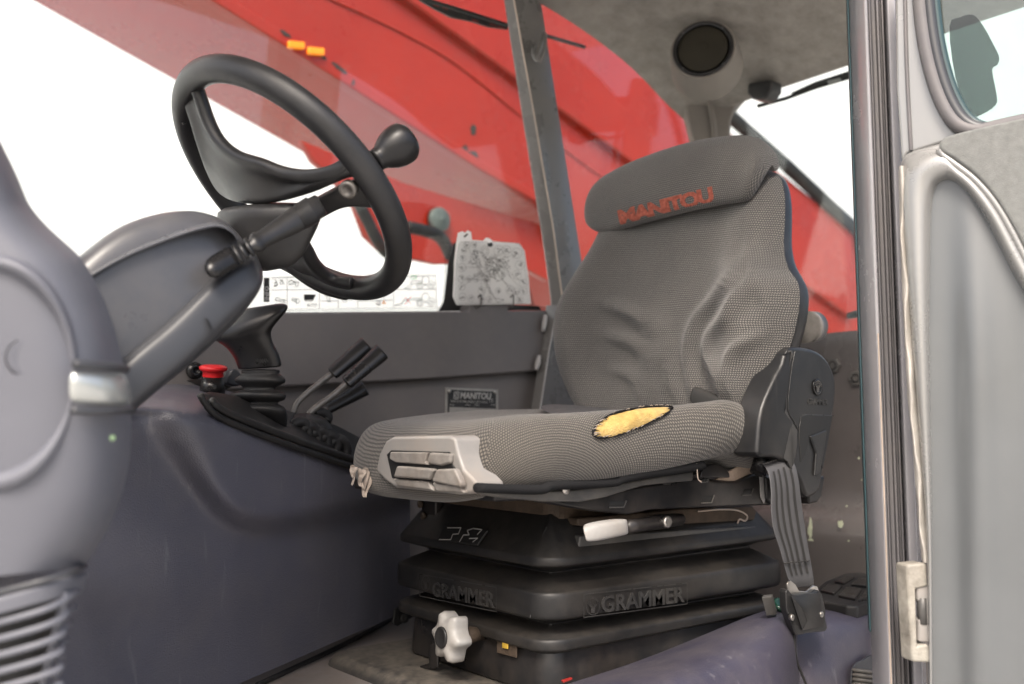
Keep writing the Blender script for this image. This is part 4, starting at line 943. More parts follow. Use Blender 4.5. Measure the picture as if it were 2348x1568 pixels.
# ================================================================== steering column
colm = thing('steering_column', PY(250, 980, 1.05), 'grey plastic steering column cowl under the wheel', 'steering column')
ploft('upper_cowl', [(60, 690, 180, 1010, 1.0, .085), (170, 608, 248, 950, 1.0, .085), (262, 540, 330, 880, 1.0, .085), (350, 505, 420, 790, 1.0, .085), (425, 490, 500, 715, 1.0, .082), (480, 492, 555, 660, 1.0, .078), (525, 515, 585, 632, 1.0, .068), (556, 548, 592, 618, 1.0, .05), (570, 568, 588, 606, 1.0, .03)], 'column_plastic', colm, 48, 5.5, sub=1, sm=2)
ploft('lower_cowl', [(180, 905, 212, 1030, .985, .09), (286, 806, 318, 925, .985, .09), (380, 724, 425, 836, .985, .09), (470, 650, 505, 770, .985, .088), (520, 612, 555, 720, .985, .084), (556, 588, 592, 664, .985, .076), (578, 580, 602, 632, .985, .06), (588, 582, 600, 612, .985, .035)], 'column_dark', colm, 40, 4.2, sub=1, sm=2)
TS, TF = cr([Vector((x, y, 0)) for x, y in [(120, 640), (185, 600), (262, 539), (350, 504), (425, 489), (480, 491), (525, 514), (548, 540)]], 4), cr([Vector((x, y, 0)) for x, y in [(150, 668), (222, 622), (300, 580), (385, 546), (452, 524), (498, 516), (528, 528), (545, 548)]], 4)
rows = []
for a_, b_ in zip(TS, TF): rows.append([PY(a_.x+(b_.x-a_.x)*f, a_.y+(b_.y-a_.y)*f, 1.03-.118*f**.8) for f in (0, .25, .5, .75, .93, 1.0)]+[PY(b_.x+1, b_.y+5, .916)])
grid('top_cover', rows, 'column_top_lit', colm, sub=1)
hc_ = PY(486, 746, .885)
ploft('cowl_hole', [(474, 728, 500, 764, .899, .002), (472, 726, 502, 766, .896, .002)], 'emboss_dark', colm, 20)
stk_ = thing('indicator_stalk', PY(485, 630, .93), 'black control stalk with ribbed collar in front of the steering hub', 'stalk')
def ax(p, q, sts, Y0, Y1, m, name, par, n=24):
    """sts: (fraction along p->q, half width px)"""
    rows = []; d = Vector((q[0]-p[0], q[1]-p[1])); L = d.length; nx, ny = -d.y/L, d.x/L; secs = []
    for f, w in sts:
        x, y = p[0]+d.x*f, p[1]+d.y*f; Y = Y0+(Y1-Y0)*f; r = w/FPX*(PY(x, y, Y)-CAM).dot(F)
        secs.append((x-nx*w, y-ny*w, x+nx*w, y+ny*w, Y, r))
    return ploft(name, secs, m, par, n)
ax((472, 625), (738, 468), [(0, 5), (.01, 14), (.05, 24), (.09, 27), (.22, 27), (.25, 22)], .90, .93, 'black_gloss', 'switch_body', stk_)
for i, f in enumerate((.255, .305, .355)): ax((472, 625), (738, 468), [(f, 12), (f+.005, 25-i), (f+.03, 25-i), (f+.038, 14)], .90, .93, 'black_plastic', 'collar_rib', stk_)
ax((472, 625), (738, 468), [(.34, 14), (.40, 15), (.42, 22), (.45, 25), (.47, 22), (.50, 21), (.60, 24), (.72, 28), (.80, 30), (.805, 29), (.86, 31), (.925, 32), (.93, 28), (.985, 27), (1.0, 22), (1.0, 4)], .90, .93, 'black_plastic', 'grip', stk_)
for k in range(9): ax((472, 625), (738, 468), [(.812+k*.012, 30.8+k*.1), (.815+k*.012, 32+k*.1), (.819+k*.012, 32+k*.1), (.821+k*.012, 30.8+k*.1)], .90, .93, 'black_plastic', 'grip_rib', stk_)

# ================================================================== dash pod in the near left corner
pod = thing('dash_pod', PT(150, 1568, .8), 'pale purple-grey dash end pod with round cover and air grille, near left', 'dashboard')
S_ = [(150, -90), (200, -60), (315, -2), (400, 40), (470, 68), (520, 110), (590, 190), (660, 230), (740, 262), (820, 283), (880, 295), (930, 303), (1000, 304), (1050, 301), (1130, 285), (1190, 262), (1230, 242), (1300, 196), (1340, 186), (1360, 182), (1420, 165), (1500, 140), (1620, 105)]
rows = []
for yy in [150, 200, 260, 315, 360, 400, 440, 470, 495, 520, 555, 590, 625, 660, 700, 740, 780, 820, 850, 880, 905, 930, 965, 1000, 1050, 1090, 1130, 1160, 1190, 1230, 1265, 1300]:
    s = interp(S_, yy); r = []
    r += [PT(-430, yy+(-430-s)*-.10, 1.0), PT(-470, yy+(-470-s)*-.10, .86), PT(-478, yy+(-478-s)*-.10, .74), PT(-460, yy+(-460-s)*-.10, .68)]
    for q in (-420, -330, -240, -160): r.append(PT(q, yy+(q-s)*-.10, .66+.02*(q+420)/260*0))
    for f, dt in [(.25, .0), (.5, .004), (.68, .012), (.82, .026), (.92, .05), (.975, .085), (1.0, .13)]:
        x = -160+(s+160)*f; r.append(PT(x, yy+(x-s)*-.10, .665+dt))
    r.append(PT(s-8, yy, .90)); r.append(PT(s-60, yy, 1.02)); rows.append(r)
grid('pod_shell', rows, 'pod_plastic', pod, sub=2)
# lower hood with grille
rows = []
for yy in [1308, 1316, 1330, 1345, 1352]:
    s = interp(S_, yy)-4; r = []
    for f, dt in [(-1.2, .0), (-.4, .0), (.3, .004), (.6, .012), (.8, .028), (.93, .06), (1.0, .12)]:
        x = s*f; r.append(PT(x, yy+(s-x)*.30, .668+dt))
    rows.append(r)
grid('grille_hood', rows, 'pod_plastic', pod, sub=1, thick=.006)
rows = []
for yy in (1340, 1450, 1620):
    s = interp(S_, yy)-26; rows.append([PT(s*f, yy+(s-s*f)*.30, .70+dt) for f, dt in [(-1.4, 0), (0, 0), (.5, .01), (.8, .03), (1, .10)]])
grid('grille_backing', rows, 'emboss_dark', pod)
for k in range(7):
    y0 = 1364+k*37.5; xr = 182-k*9.5
    tube('slat', [PT(x, y, t) for x, y, t in [(-300, y0+140, .668), (-60, y0+78, .668), (40, y0+52, .670), (100, y0+34, .676), (140, y0+16, .686), (xr-14, y0-4, .70), (xr, y0-10, .74)]], .0019, 'pod_plastic', pod, 10, 4, flat=1.35)
for k in range(6):
    y0 = 1364+k*37.5; xr = 150-k*9.5
    tube('grille_bar', [PT(xr, y0-8, .690), PT(xr-9, y0+44, .690)], .0026, 'pod_plastic', pod, 8)
# round cover in a stepped ring
def ell(cx, cy, rx, ry, t, n=48): return [PT(cx+rx*math.cos(2*math.pi*k/n), cy+ry*math.sin(2*math.pi*k/n), t+.02*max(0, math.cos(2*math.pi*k/n))**3) for k in range(n)]
grid('cover_ring', [ell(-25, 858, 215, 285, .684), ell(-25, 858, 208, 278, .668), ell(-25, 856, 198, 264, .660), ell(-25, 852, 184, 240, .662), ell(-25, 848, 172, 220, .676)], 'pod_plastic', pod, cu=True, sub=1)
cv = grid('round_cover', [ell(-25, 846, 172, 220, .685), ell(-25, 845, 169, 216, .674), ell(-25, 845, 160, 206, .671), ell(-25, 845, 80, 104, .670), ell(-25, 845, 2, 3, .670)], 'pod_plastic', pod, cu=True, sub=1)
lathe('cover_dimple', PT(62, 820, .672), PT(62, 820, 0)-PT(62, 820, .6), [(.014, 0), (.012, .0015), (.004, .0), (0, 0)], 'pod_plastic', cv, 24)
tr_ = [[PT(x, y, t) for x, y, t in [(162, 842, .664), (200, 846, .672), (250, 850, .688), (284, 852, .712), (296, 854, .76)]], [PT(x, y, t) for x, y, t in [(160, 880, .660), (205, 884, .668), (258, 888, .684), (292, 892, .708), (306, 892, .76)]], [PT(x, y, t) for x, y, t in [(158, 930, .664), (205, 932, .672), (260, 932, .688), (298, 930, .712), (312, 926, .76)]]]
grid('silver_insert', tr_, 'silver_trim', pod, thick=.008, sub=2)
tube('insert_gap', [PT(x, y, t) for x, y, t in [(166, 834, .664), (205, 838, .672), (255, 842, .690), (288, 846, .716)]], .0035, 'column_dark', pod, 8, 3)
tube('insert_gap', [PT(x, y, t) for x, y, t in [(160, 941, .664), (205, 943, .672), (262, 942, .690), (302, 940, .716)]], .003, 'column_dark', pod, 8, 3)
tube('hood_gap', [PT(x, y, t) for x, y, t in [(-60, 1372, .666), (60, 1342, .670), (130, 1322, .680), (176, 1306, .70), (196, 1298, .75)]], .0022, 'column_dark', pod, 8, 3)
lathe('green_mark', PT(258, 1004, .689), PT(258, 1004, 0)-PT(258, 1004, .6), [(.0022, 0), (.002, .0006), (0, .0006)], 'faded_green', pod, 10)

# ================================================================== side console
con = thing('side_console', PY(600, 1560, 1.25), 'large dark purple-grey moulded console right of the seat, with knee bulge', 'console')
YB_ = [(-120, 1.06), (60, 1.09), (200, 1.12), (300, 1.145), (400, 1.17), (470, 1.19), (540, 1.21), (620, 1.24), (720, 1.285), (830, 1.345), (940, 1.44)]
EDG = [(-120, 966), (60, 958), (200, 948), (300, 943), (400, 941), (470, 948), (540, 966), (620, 995), (720, 1032), (830, 1070), (940, 1106)]
BCK = [(-120, 905), (200, 893), (300, 886), (400, 880), (470, 885), (540, 900), (620, 925), (720, 965), (830, 1010), (940, 1060)]
BOT = [(-120, 1660), (200, 1650), (300, 1635), (400, 1618), (470, 1598), (540, 1570), (620, 1536), (720, 1492), (830, 1444), (940, 1398)]
BUL = cr([Vector((x, y, 0)) for x, y in [(372, 930), (392, 985), (420, 1040), (452, 1096), (486, 1146), (520, 1180), (560, 1200), (610, 1208), (680, 1200), (760, 1184), (850, 1164), (960, 1140)]], 6)
BULc = [(q.x, q.y) for q in BUL]
def bulge(x, y):
    m_ = min(math.hypot(x-q.x, y-q.y) for q in BUL); ins = x > 372 and y < interp(BULc, x)
    sd = m_ if ins else -m_; w = 34+max(0, 1120-y)*.22
    f = min(1, max(0, .5+sd/(2*w))); return f*f*(3-2*f)
rows = []
for i in range(76):
    x = -120+1060*i/75; yb, ye, y0, y1 = interp(YB_, x), interp(EDG, x), interp(BCK, x), interp(BOT, x); col_ = []
    col_ += [PY(x, y0, 1.50), PY(x, y0+(ye-y0)*.35, yb+.17), PY(x, y0+(ye-y0)*.70, yb+.06), PY(x, y0+(ye-y0)*.92, yb+.020-.018*bulge(x, ye))]
    for k in range(44):
        f = k/43; y = ye+4+(y1-ye-4)*f; sh = .016*math.exp(-(y-ye)/9.0)
        belly = .014*math.exp(-((y-1330)/110)**2)
        col_.append(PY(x, y, yb+.030+sh-belly-.052*bulge(x, y)-.010*min(1, max(0, (y-1420)/200))))
    rows.append(col_)
grid('console_shell', rows, 'console_plastic', con, sub=1)
tube('kick_edge', [PZ(x, y, FZ+.004) for x, y in [(590, 1570), (680, 1528), (765, 1488), (850, 1444), (930, 1400)]], .004, 'rubber', con, 8, 3)
prism('kick_screw_tab', pix([(905, 1395), (935, 1382), (958, 1398), (952, 1412), (912, 1436), (900, 1430)], lambda x, y: PY(x, y, 1.42)), (0, .004, 0), 'black_plastic', con, .002)
lathe('tab_screw', PY(926, 1417, 1.418), (-.3, -1, .1), [(.008, 0), (.008, .003), (.004, .004), (0, .002)], 'rubber', con, 14)
# rubber deck plate with levers' gaiter
near = [(458, 908), (474, 934), (497, 957), (553, 983), (652, 1021), (781, 1066), (840, 1086)]; far = [(474, 903), (500, 905), (560, 915), (640, 940), (746, 968), (798, 992), (850, 1020)]
dk = thing('rubber_deck', PY(640, 1020, 1.30), 'torn black rubber cover round joystick and levers on the console', 'gaiter')
rows = []
NA, FA = resample(cr([Vector((x, y, 0)) for x, y in near], 6), 26), resample(cr([Vector((x, y, 0)) for x, y in far], 6), 26)
for k, (a, b) in enumerate(zip(NA, FA)):
    r = []; yb = interp([(450, 1.178), (550, 1.196), (650, 1.228), (780, 1.290), (860, 1.35)], a.x)
    for j in range(8):
        t = j/7; p = a.lerp(b, t); h = 6*math.sin(math.pi*min(1, t*1.6))*math.sin(k*1.3+t*5)
        r.append(PY(p.x, p.y-h*.6, yb+.16*t))
    rows.append(r)
grid('cover_sheet', rows, 'rubber', dk, thick=.004, toff=1, sub=1)
tube('cover_lip', [PY(p.x, p.y-4, interp([(450, 1.178), (550, 1.196), (650, 1.228), (780, 1.290), (860, 1.35)], p.x)-.006) for p in NA], .0045, 'rubber', dk, 10)
tube('cover_lip', [PY(p.x+6, p.y-20, interp([(450, 1.178), (550, 1.196), (650, 1.228), (780, 1.290), (860, 1.35)], p.x)-.002) for p in NA[2:]], .0055, 'rubber', dk, 10)
for k in range(5):
    x = 690+k*22; y = 985+k*10
    tube('gaiter_fold', [PY(x-10+dx, y+dy, 1.33) for dx, dy in [(-14, 6), (-6, -12), (10, -18), (24, -6), (26, 14), (14, 30)]], [.004, .008, .009, .0085, .008, .005], 'rubber', dk, 12, 4)
lathe('gaiter_dome', PY(705, 975, 1.36), (0, -.2, 1), [(.045, -.02), (.040, .0), (.030, .012), (.015, .018), (0, .02)], 'rubber', dk, 24, sub=1)
tube('gaiter_mouth', [PY(x, y, 1.37) for x, y in [(718, 948), (735, 945), (750, 955), (746, 966)]], .009, 'rubber', dk, 12, 3)

# ================================================================== joystick
joy = thing('joystick', PY(598, 960, 1.33), 'black mushroom joystick on a ribbed rubber boot', 'joystick')
JY = 1.33
ploft('grip', [(551, 848, 640, 842, JY, .028), (548, 840, 641, 832, JY, .028), (541, 822, 634, 808, JY, .027), (530, 806, 624, 790, JY, .025), (516, 792, 618, 768, JY, .025), (498, 781, 622, 752, JY, .027), (490, 772, 636, 735, JY, .030), (489, 762, 650, 718, JY, .033), (494, 752, 657, 706, JY, .033), (512, 735, 652, 698, JY, .030), (535, 715, 636, 696, JY, .026), (555, 708, 612, 700, JY, .016)], 'black_gloss', joy, 32, 2.2, sub=1, sm=2)
text('raised_lettering', 'MANITOU', PY(596, 833, JY-.0305), PY(636, 828, JY-.026), PY(595, 823, JY-.0305), 'letter_rubber', joy, .03, .15)
badge(joy, (589, 829), 5, 6, lambda x, y: PY(x, y, JY-.030), 'letter_rubber')
bt = []
for (cy, xl, xr) in [(846, 556, 640), (852, 555, 638), (856, 558, 636), (860, 552, 642), (868, 541, 650), (874, 540, 651), (880, 548, 648), (886, 558, 632), (892, 562, 626), (896, 552, 636), (900, 532, 648), (906, 529, 651), (914, 534, 651), (919, 548, 645), (923, 560, 630), (928, 545, 640), (930, 520, 648), (938, 518, 652), (952, 540, 654), (966, 570, 655), (978, 600, 656)]:
    sk = 0 if cy < 924 else (cy-924)*.35
    bt.append((xl, cy-sk*.4, xr, cy+sk*.9, JY, (xr-xl)/2/FPX*1.40*.95))
ploft('boot', bt, 'rubber', joy, 32, sub=1)
# ================================================================== levers
def lever(lbl, g0, g1, sh, Y, w0, w1):
    e = thing('control_lever', PY(*sh[-1], Y), lbl, 'lever', 'hydraulic levers behind the joystick')
    tube('shaft', [PY(x, y, Y) for x, y in [g0]+sh], .0052, 'rod_worn', e, 14, 5)
    ax(g0, g1, [(-.02, w0*.6), (0, w0*.95), (.02, w0), (.10, w0*1.02), (.5, (w0+w1)/2), (.96, w1), (.99, w1*.93), (1.0, w1*.7), (1.0, 1)], Y, Y, 'black_gloss', 'handle', e)
lever('black handled lever on a bent rod, farthest from the seat', (762, 856), (842, 787), [(735, 876), (700, 905), (680, 926), (672, 950)], 1.40, 15.5, 19.5)
lever('black handled lever on a bent rod, middle of the three', (795, 877), (878, 804), [(765, 905), (730, 930), (708, 950), (700, 975)], 1.36, 15.5, 20)
lever('low black handled lever lying nearly flat against the wall', (752, 938), (838, 888), [(742, 943), (732, 950), (724, 958)], 1.44, 11.5, 18)
# ================================================================== emergency stop
es = thing('emergency_stop', PY(487, 888, 1.42), 'red mushroom emergency stop button behind the joystick', 'button')
EP = PY(487, 890, 1.42); EA = Vector((-.05, -.16, 1)).normalized()
lathe('button_base', EP, EA, [(.019, -.012), (.019, .002), (.0175, .004), (.0165, .018)], 'black_gloss', es, 28)
lathe('button_cap', EP+EA*.016, EA, [(.0150, 0), (.0155, .002), (.0155, .009), (.0175, .0105), (.0200, .012), (.0212, .015), (.0205, .0178), (.016, .0195), (.007, .0204), (0, .0206)], 'red_button', es, 36)
strokes('arrow_print', [circ(.5, .5, .34, .34, 14, 30, 250), [(.42, .08), (.52, .17), (.40, .26)]], (EP+EA*.037+Vector((-.02, -.015, 0)), EP+EA*.037+Vector((.02, -.015, 0)), EP+EA*.037+Vector((-.02, .015, .002))), .0012, 'ink_red', es, .0005)
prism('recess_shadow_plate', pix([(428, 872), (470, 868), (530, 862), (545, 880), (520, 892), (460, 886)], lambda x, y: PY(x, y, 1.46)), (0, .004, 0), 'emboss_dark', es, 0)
ks = thing('key_cover', PY(535, 885, 1.44), 'small dark grey rounded cover between red button and joystick boot', 'cover')
prism('cover_body', [PY(p.x, p.y, 1.43) for p in cr([Vector((x, y, 0)) for x, y in [(523, 880), (526, 858), (534, 846), (546, 848), (554, 862), (553, 884)]], 4, True)], (0, .02, 0), 'column_dark', ks, .005)
sc_ = thing('wall_screw', PY(446, 850, 1.515), 'black domed screw in the wall left of the red button', 'screw')
lathe('head', PY(446, 850, 1.515), (0, -1, 0), [(.0145, 0), (.014, .004), (.010, .008), (.0055, .009), (.005, .005), (0, .005)], 'black_gloss', sc_, 20)

# ================================================================== decal strip on the window
PD = lambda x, y: PP(x, y, GP-GN*.006, GN)
dec = thing('instruction_decal', PD(800, 714), 'white INFO instruction strip with line pictograms along the window sill', 'decal')
q = (PD(560, 711), PD(1006, 706), PD(560, 632))
prism('strip', [PD(560, 711), PD(1006, 706), PD(1000, 625), PD(900, 626), PD(560, 634)], GN*.0008, 'clear_film', dec, 0, smooth=False)
prism('info_bar', pix([(605, 637), (617.5, 637), (617.5, 692), (604.5, 692)], lambda x, y: PP(x, y, GP-GN*.0068, GN)), GN*.0004, 'ink', dec, 0, smooth=False)
PD2 = lambda x, y: PP(x, y, GP-GN*.0075, GN)
text('lettering', 'INFO', PD2(615.5, 688), PD2(615.5, 656), PD2(607, 688), 'paper', dec, .02)
text('lettering', 'AUTO', PD2(703, 703), PD2(726, 703), PD2(703, 695.5), 'ink', dec, .01)
text('lettering', 'OK', PD2(942, 641), PD2(957, 641), PD2(942, 630), 'ink_green', dec, .0)
Q = (PD2(0, 1568), PD2(2347, 1568), PD2(0, 0))
def nq(pts): return [((x), (y)) for x, y in pts]
def pl2(lines, w, m, nm='pictogram'):
    V, Fc = [], []; off = GN*-.0003
    for ln in lines:
        P3 = [PD2(x, y)+off for x, y in ln]
        for A_, B_ in zip(P3, P3[1:]):
            d = B_-A_
            if d.length < 1e-7: continue
            s = d.cross(GN).normalized()*w/2; k = len(V); V += [A_-s, B_-s, B_+s, A_+s]; Fc.append((k, k+1, k+2, k+3))
    return mesh(nm, V, Fc, m, dec, smooth=False, fix=False)
def truck(ox, oy, s, arm):
    L = [circ(ox+0*s, oy, 7.5*s, n=14), circ(ox+0*s, oy, 4*s, n=10), circ(ox+28*s, oy, 7.5*s, n=14), circ(ox+28*s, oy, 4*s, n=10),
         [(ox+8*s, oy-3*s), (ox+20*s, oy-3*s)], [(ox+36*s, oy-2*s), (ox+37*s, oy-10*s), (ox+30*s, oy-13*s), (ox+24*s, oy-13*s)],
         [(ox+6*s, oy-10*s), (ox+6*s, oy-20*s), (ox+10*s, oy-26*s), (ox+19*s, oy-26*s), (ox+23*s, oy-20*s), (ox+23*s, oy-10*s), (ox+18*s, oy-6*s), (ox+10*s, oy-6*s), (ox+6*s, oy-10*s)],
         [(ox-8*s, oy-2*s), (ox-8*s, oy-8*s), (ox+6*s, oy-9*s)]]
    if arm: L += [[(ox+6*s, oy-14*s), (ox-20*s, oy-13*s), (ox-26*s, oy-2*s), (ox-38*s, oy+5*s), (ox-24*s, oy+5*s), (ox-20*s, oy-6*s), (ox+6*s, oy-10*s)]]
    else: L += [[(ox+6*s, oy-14*s), (ox-38*s, oy-12*s), (ox-44*s, oy-2*s), (ox-62*s, oy+5*s), (ox-48*s, oy+5*s), (ox-40*s, oy-7*s), (ox+6*s, oy-10*s)]]
    return L
pl2(truck(962, 657, .92, True)+truck(962, 696, .92, False)+[[(902, 664), (1000, 663)], [(902, 635), (902, 707)], [(902, 635), (1000, 632)], [(1000, 632), (1000, 705)]], .0009, 'ink')
pl2([[(928, 681), (942, 697)], [(942, 680), (928, 698)]], .0012, 'ink_red')
random.seed(21)
L = [[(622, 637), (692, 635)], [(622, 665), (692, 664)], [(658, 636), (658, 706)], [(694, 664), (732, 663)], [(732, 663), (732, 706)], [(775, 664), (775, 707)], [(735, 690), (775, 690)], [(820, 690), (900, 688)], [(820, 664), (820, 706)]]
for (cx, cy) in [(632, 652), (645, 648), (668, 648), (680, 652), (636, 686), (648, 690), (672, 686), (682, 690), (752, 684), (752, 675), (790, 688), (805, 682), (838, 672), (868, 694), (880, 676), (700, 645), (715, 648)]:
    L.append(circ(cx, cy, random.uniform(3, 6.5), random.uniform(3, 6), 9)); L.append([(cx+random.uniform(-8, 8), cy+random.uniform(-8, 8)) for _ in range(4)])
pl2(L, .0009, 'ink')
pl2([[(629, 640), (634, 645), (629, 650)], [(783, 640), (800, 636), (806, 650)], [(700, 678), (722, 678), (716, 690), (700, 690), (700, 678)]], .0011, 'ink')
for (x0, y0) in [(880, 693), (872, 664)]: pl2([[(x0-4, y0+3), (x0, y0-4), (x0+4, y0+3), (x0-4, y0+3)]], .0016, 'amber', 'warning_mark')
prism('flag_print', pix([(697, 675), (724, 675), (718, 688), (697, 688)], lambda x, y: PP(x, y, GP-GN*.0082, GN)), GN*.0003, 'ink', dec, 0, smooth=False)

# ================================================================== laminated diagram card
cardN = Vector((0, 1, .16)).normalized()
PK = lambda x, y, d=0: PP(x, y, Vector((0, 1.512-d, PW(1125, 697).z)), cardN)
card = thing('diagram_card', PK(1125, 697), 'laminated white card printed with a machine diagram, clipped above the side panel', 'card')
bp_ = [(1048, 700), (1040, 672), (1041, 600), (1046, 556), (1050, 534), (1060, 530), (1066, 534), (1072, 528), (1080, 532), (1082, 550), (1108, 552), (1114, 545), (1122, 546), (1130, 553), (1190, 558), (1202, 574), (1212, 640), (1216, 697)]
prism('back_sheet', pix(bp_, lambda x, y: PK(x, y, -.006)), cardN*.001, 'paper', card, 0)
fp = [(1046, 698), (1038, 680), (1042, 610), (1048, 562), (1054, 555), (1066, 553), (1114, 555), (1118, 561), (1128, 561), (1131, 556), (1180, 557), (1194, 562), (1203, 576), (1210, 630), (1217, 697), (1120, 699)]
prism('front_sheet', pix(fp, PK), cardN*.0012, 'paper', card, .0004)
prism('punch_hole', pix([(1117, 558), (1128, 556), (1130, 562), (1126, 566), (1119, 565)], lambda x, y: PK(x, y, .001)), cardN*.0004, 'ink', card, 0, smooth=False)
prism('tab_mark', pix([(1063, 541), (1071, 535), (1073, 538), (1065, 545)], lambda x, y: PK(x, y, -.0045)), cardN*.0004, 'ink', card, 0, smooth=False)
random.seed(31)
def cardlines(lines, w, m, nm):
    V, Fc = [], []
    for ln in lines:
        P3 = [PK(x, y, .0016) for x, y in ln]
        for A_, B_ in zip(P3, P3[1:]):
            d = B_-A_
            if d.length < 1e-7: continue
            s = d.cross(cardN).normalized()*w/2; k = len(V); V += [A_-s, B_-s, B_+s, A_+s]; Fc.append((k, k+1, k+2, k+3))
    return mesh(nm, V, Fc, m, card, smooth=False, fix=False)
C5 = lambda x, y: (745+x*.3421, 516+y*.3421)
cc = [(950, 135, 22), (998, 130, 18), (930, 170, 18), (923, 222, 20), (917, 285, 28), (915, 360, 24), (965, 362, 20), (1012, 362, 20), (917, 415, 22), (921, 480, 24), (978, 492, 22), (1050, 440, 24), (1055, 495, 20), (1100, 500, 20), (1165, 172, 34), (1215, 168, 30), (1285, 188, 34), (1305, 268, 30), (1285, 335, 30), (1328, 388, 26), (1330, 445, 24), (1240, 435, 30), (1282, 445, 24), (1305, 500, 22), (1085, 365, 16), (1160, 440, 18)]
L, D = [], []
for (x, y, r) in cc:
    L.append([C5(*p) for p in circ(x, y, r, n=16)])
    for _ in range(5):
        p0 = (x+random.uniform(-.6, .6)*r, y+random.uniform(-.6, .6)*r); D.append([C5(*p0), C5(p0[0]+random.uniform(-.7, .7)*r*.7, p0[1]+random.uniform(-.7, .7)*r*.7), C5(x+random.uniform(-.5, .5)*r, y+random.uniform(-.5, .5)*r)])
    if random.random() < .7: L.append([C5(x, y), C5(1100+random.uniform(-60, 60), 290+random.uniform(-70, 90))])
# machine outline: boom, chassis, wheels
for (x, y, rx, ry) in [(1070, 175, 26, 36), (1070, 175, 14, 22), (1198, 262, 20, 28), (1198, 262, 10, 16), (995, 225, 20, 34), (1165, 340, 26, 34)]: D.append([C5(*p) for p in circ(x, y, rx, ry, 18)])
D += [[C5(*p) for p in l] for l in [[(985, 190), (1020, 170), (1060, 190), (1085, 240), (1110, 220), (1150, 225), (1190, 250), (1215, 290), (1245, 350)], [(1000, 250), (1100, 450), (1140, 490), (1200, 500), (1160, 520), (1120, 470), (1015, 255)], [(1075, 240), (1070, 290), (1100, 330), (1140, 330), (1170, 300), (1150, 260), (1075, 240)], [(1030, 270), (1105, 430), (1130, 470)]]]
for _ in range(70):
    x, y = random.gauss(1120, 55), random.gauss(275, 55); D.append([C5(x, y), C5(x+random.uniform(-22, 22), y+random.uniform(-22, 22)), C5(x+random.uniform(-22, 22), y+random.uniform(-22, 22))])
for _ in range(22):
    x, y = random.gauss(1000, 18), random.gauss(215, 30); D.append([C5(x, y), C5(x+random.uniform(-18, 18), y+random.uniform(-18, 18)), C5(x+random.uniform(-10, 10), y+random.uniform(-14, 14))])
L.append([C5(*p) for p in [(895, 130), (912, 112), (1085, 112), (1092, 126), (1112, 126), (1120, 112), (1270, 118), (1310, 135), (1330, 180), (1362, 525), (890, 525), (872, 480), (880, 300), (895, 130)]])
cardlines(L, .0005, 'ink_grey', 'callout_print'); cardlines(D, .0006, 'ink', 'machine_print')
for x in (1098, 1172):
    tube('ring_clip', [PK(a, b, d) for a, b, d in [(x-2, 682, .004), (x+4, 676, .010), (x+5, 690, .012), (x+3, 702, .010), (x-6, 706, .0), (x-9, 702, -.008)]], .0015, 'pan_grey', card, 8, 4)

# ================================================================== rating plate
PL = lambda x, y, d=0: PY(x, y, WY+.020-d)
rpl = thing('rating_plate', PL(1080, 960), 'black and silver maker\'s plate riveted to the side wall behind the cushion', 'plate')
prism('plate_frame', pix([(1021.5, 888), (1142, 893), (1142, 985), (1020, 985)], PL), (0, .002, 0), 'plate_metal', rpl, .0006)
prism('plate_field', pix([(1027, 893), (1137, 898), (1137, 980), (1026, 980)], lambda x, y: PL(x, y, .0008)), (0, .0008, 0), 'plate_black', rpl, 0)
T = lambda x, y: PL(x, y, .0012)
text('lettering', 'MANITOU', T(1054, 914), T(1126, 916), T(1054, 898.5), 'plate_letter', rpl, .035, .18)
text('lettering', 'MANITOU BF 44158 ANCENIS CEDEX FRANCE', T(1033, 922), T(1117, 924.5), T(1033, 917), 'plate_letter', rpl, .0)
text('lettering', 'CE', T(1121, 921.5), T(1130, 921.7), T(1121, 914), 'plate_letter', rpl, .0)
for (x, s) in [(1030, 'MODELE'), (1066, 'MODELE'), (1087, 'SERIE'), (1124, 'ANNEE')]: text('lettering', s, T(x, 930), T(x+11, 930.4), T(x, 926), 'plate_letter', rpl)
strokes('emblem', [[(.05, 0), (.05, 1), (.95, 1), (.85, 0), (.05, 0)], circ(.5, .5, .34, n=14), [(.3, .35), (.5, .6), (.7, .5)]], (T(1039, 914), T(1052, 914.3), T(1040, 898.5)), .0018, 'plate_letter', rpl, .0004)
prism('value_field', pix([(1030, 933), (1136, 937), (1136, 950), (1030, 950)], T), (0, .0003, 0), 'plate_metal', rpl, 0, smooth=False)
for (x, y) in [(1030, 896.5), (1134.5, 899)]: lathe('rivet', PL(x, y, .001), (0, -1, 0), [(.0042, 0), (.0035, .0018), (.0012, .0024), (0, .002)], 'metal_bare', rpl, 14)

# ================================================================== speaker
SPc = PT(1611, 112, 1.95); SA = (R*-.30+U*.22-F*.93).normalized()
spk = thing('speaker', SPc-SA*.10, 'round dark loudspeaker in a moulded pod at the rear roof corner', 'speaker')
lathe('speaker_pod', SPc, SA, [(.076, -.085), (.075, -.06), (.072, -.03), (.0695, -.012), (.068, -.002), (.0655, .001), (.062, -.001)], 'liner_edge', spk, 48, cap=False, sub=1)
lathe('speaker_rim', SPc, SA, [(.0625, -.004), (.0625, .002), (.060, .0035), (.055, .003), (.054, -.002)], 'black_plastic', spk, 48, cap=False)
lathe('speaker_grille', SPc, SA, [(.0545, -.002), (.048, .002), (.036, .0045), (.018, .0058), (.0125, .006), (.0115, .0072), (.008, .0075), (0, .0078)], 'speaker_cloth', spk, 40)
sx_, sy_ = frame_of(SA)
for a in (45, 135, 225, 315):
    v = sx_*math.cos(math.radians(a))+sy_*math.sin(math.radians(a)); lathe('grille_screw', SPc+v*.0575+SA*.003, SA, [(.0028, 0), (.0026, .0014), (0, .0016)], 'pan_grey', spk, 10)

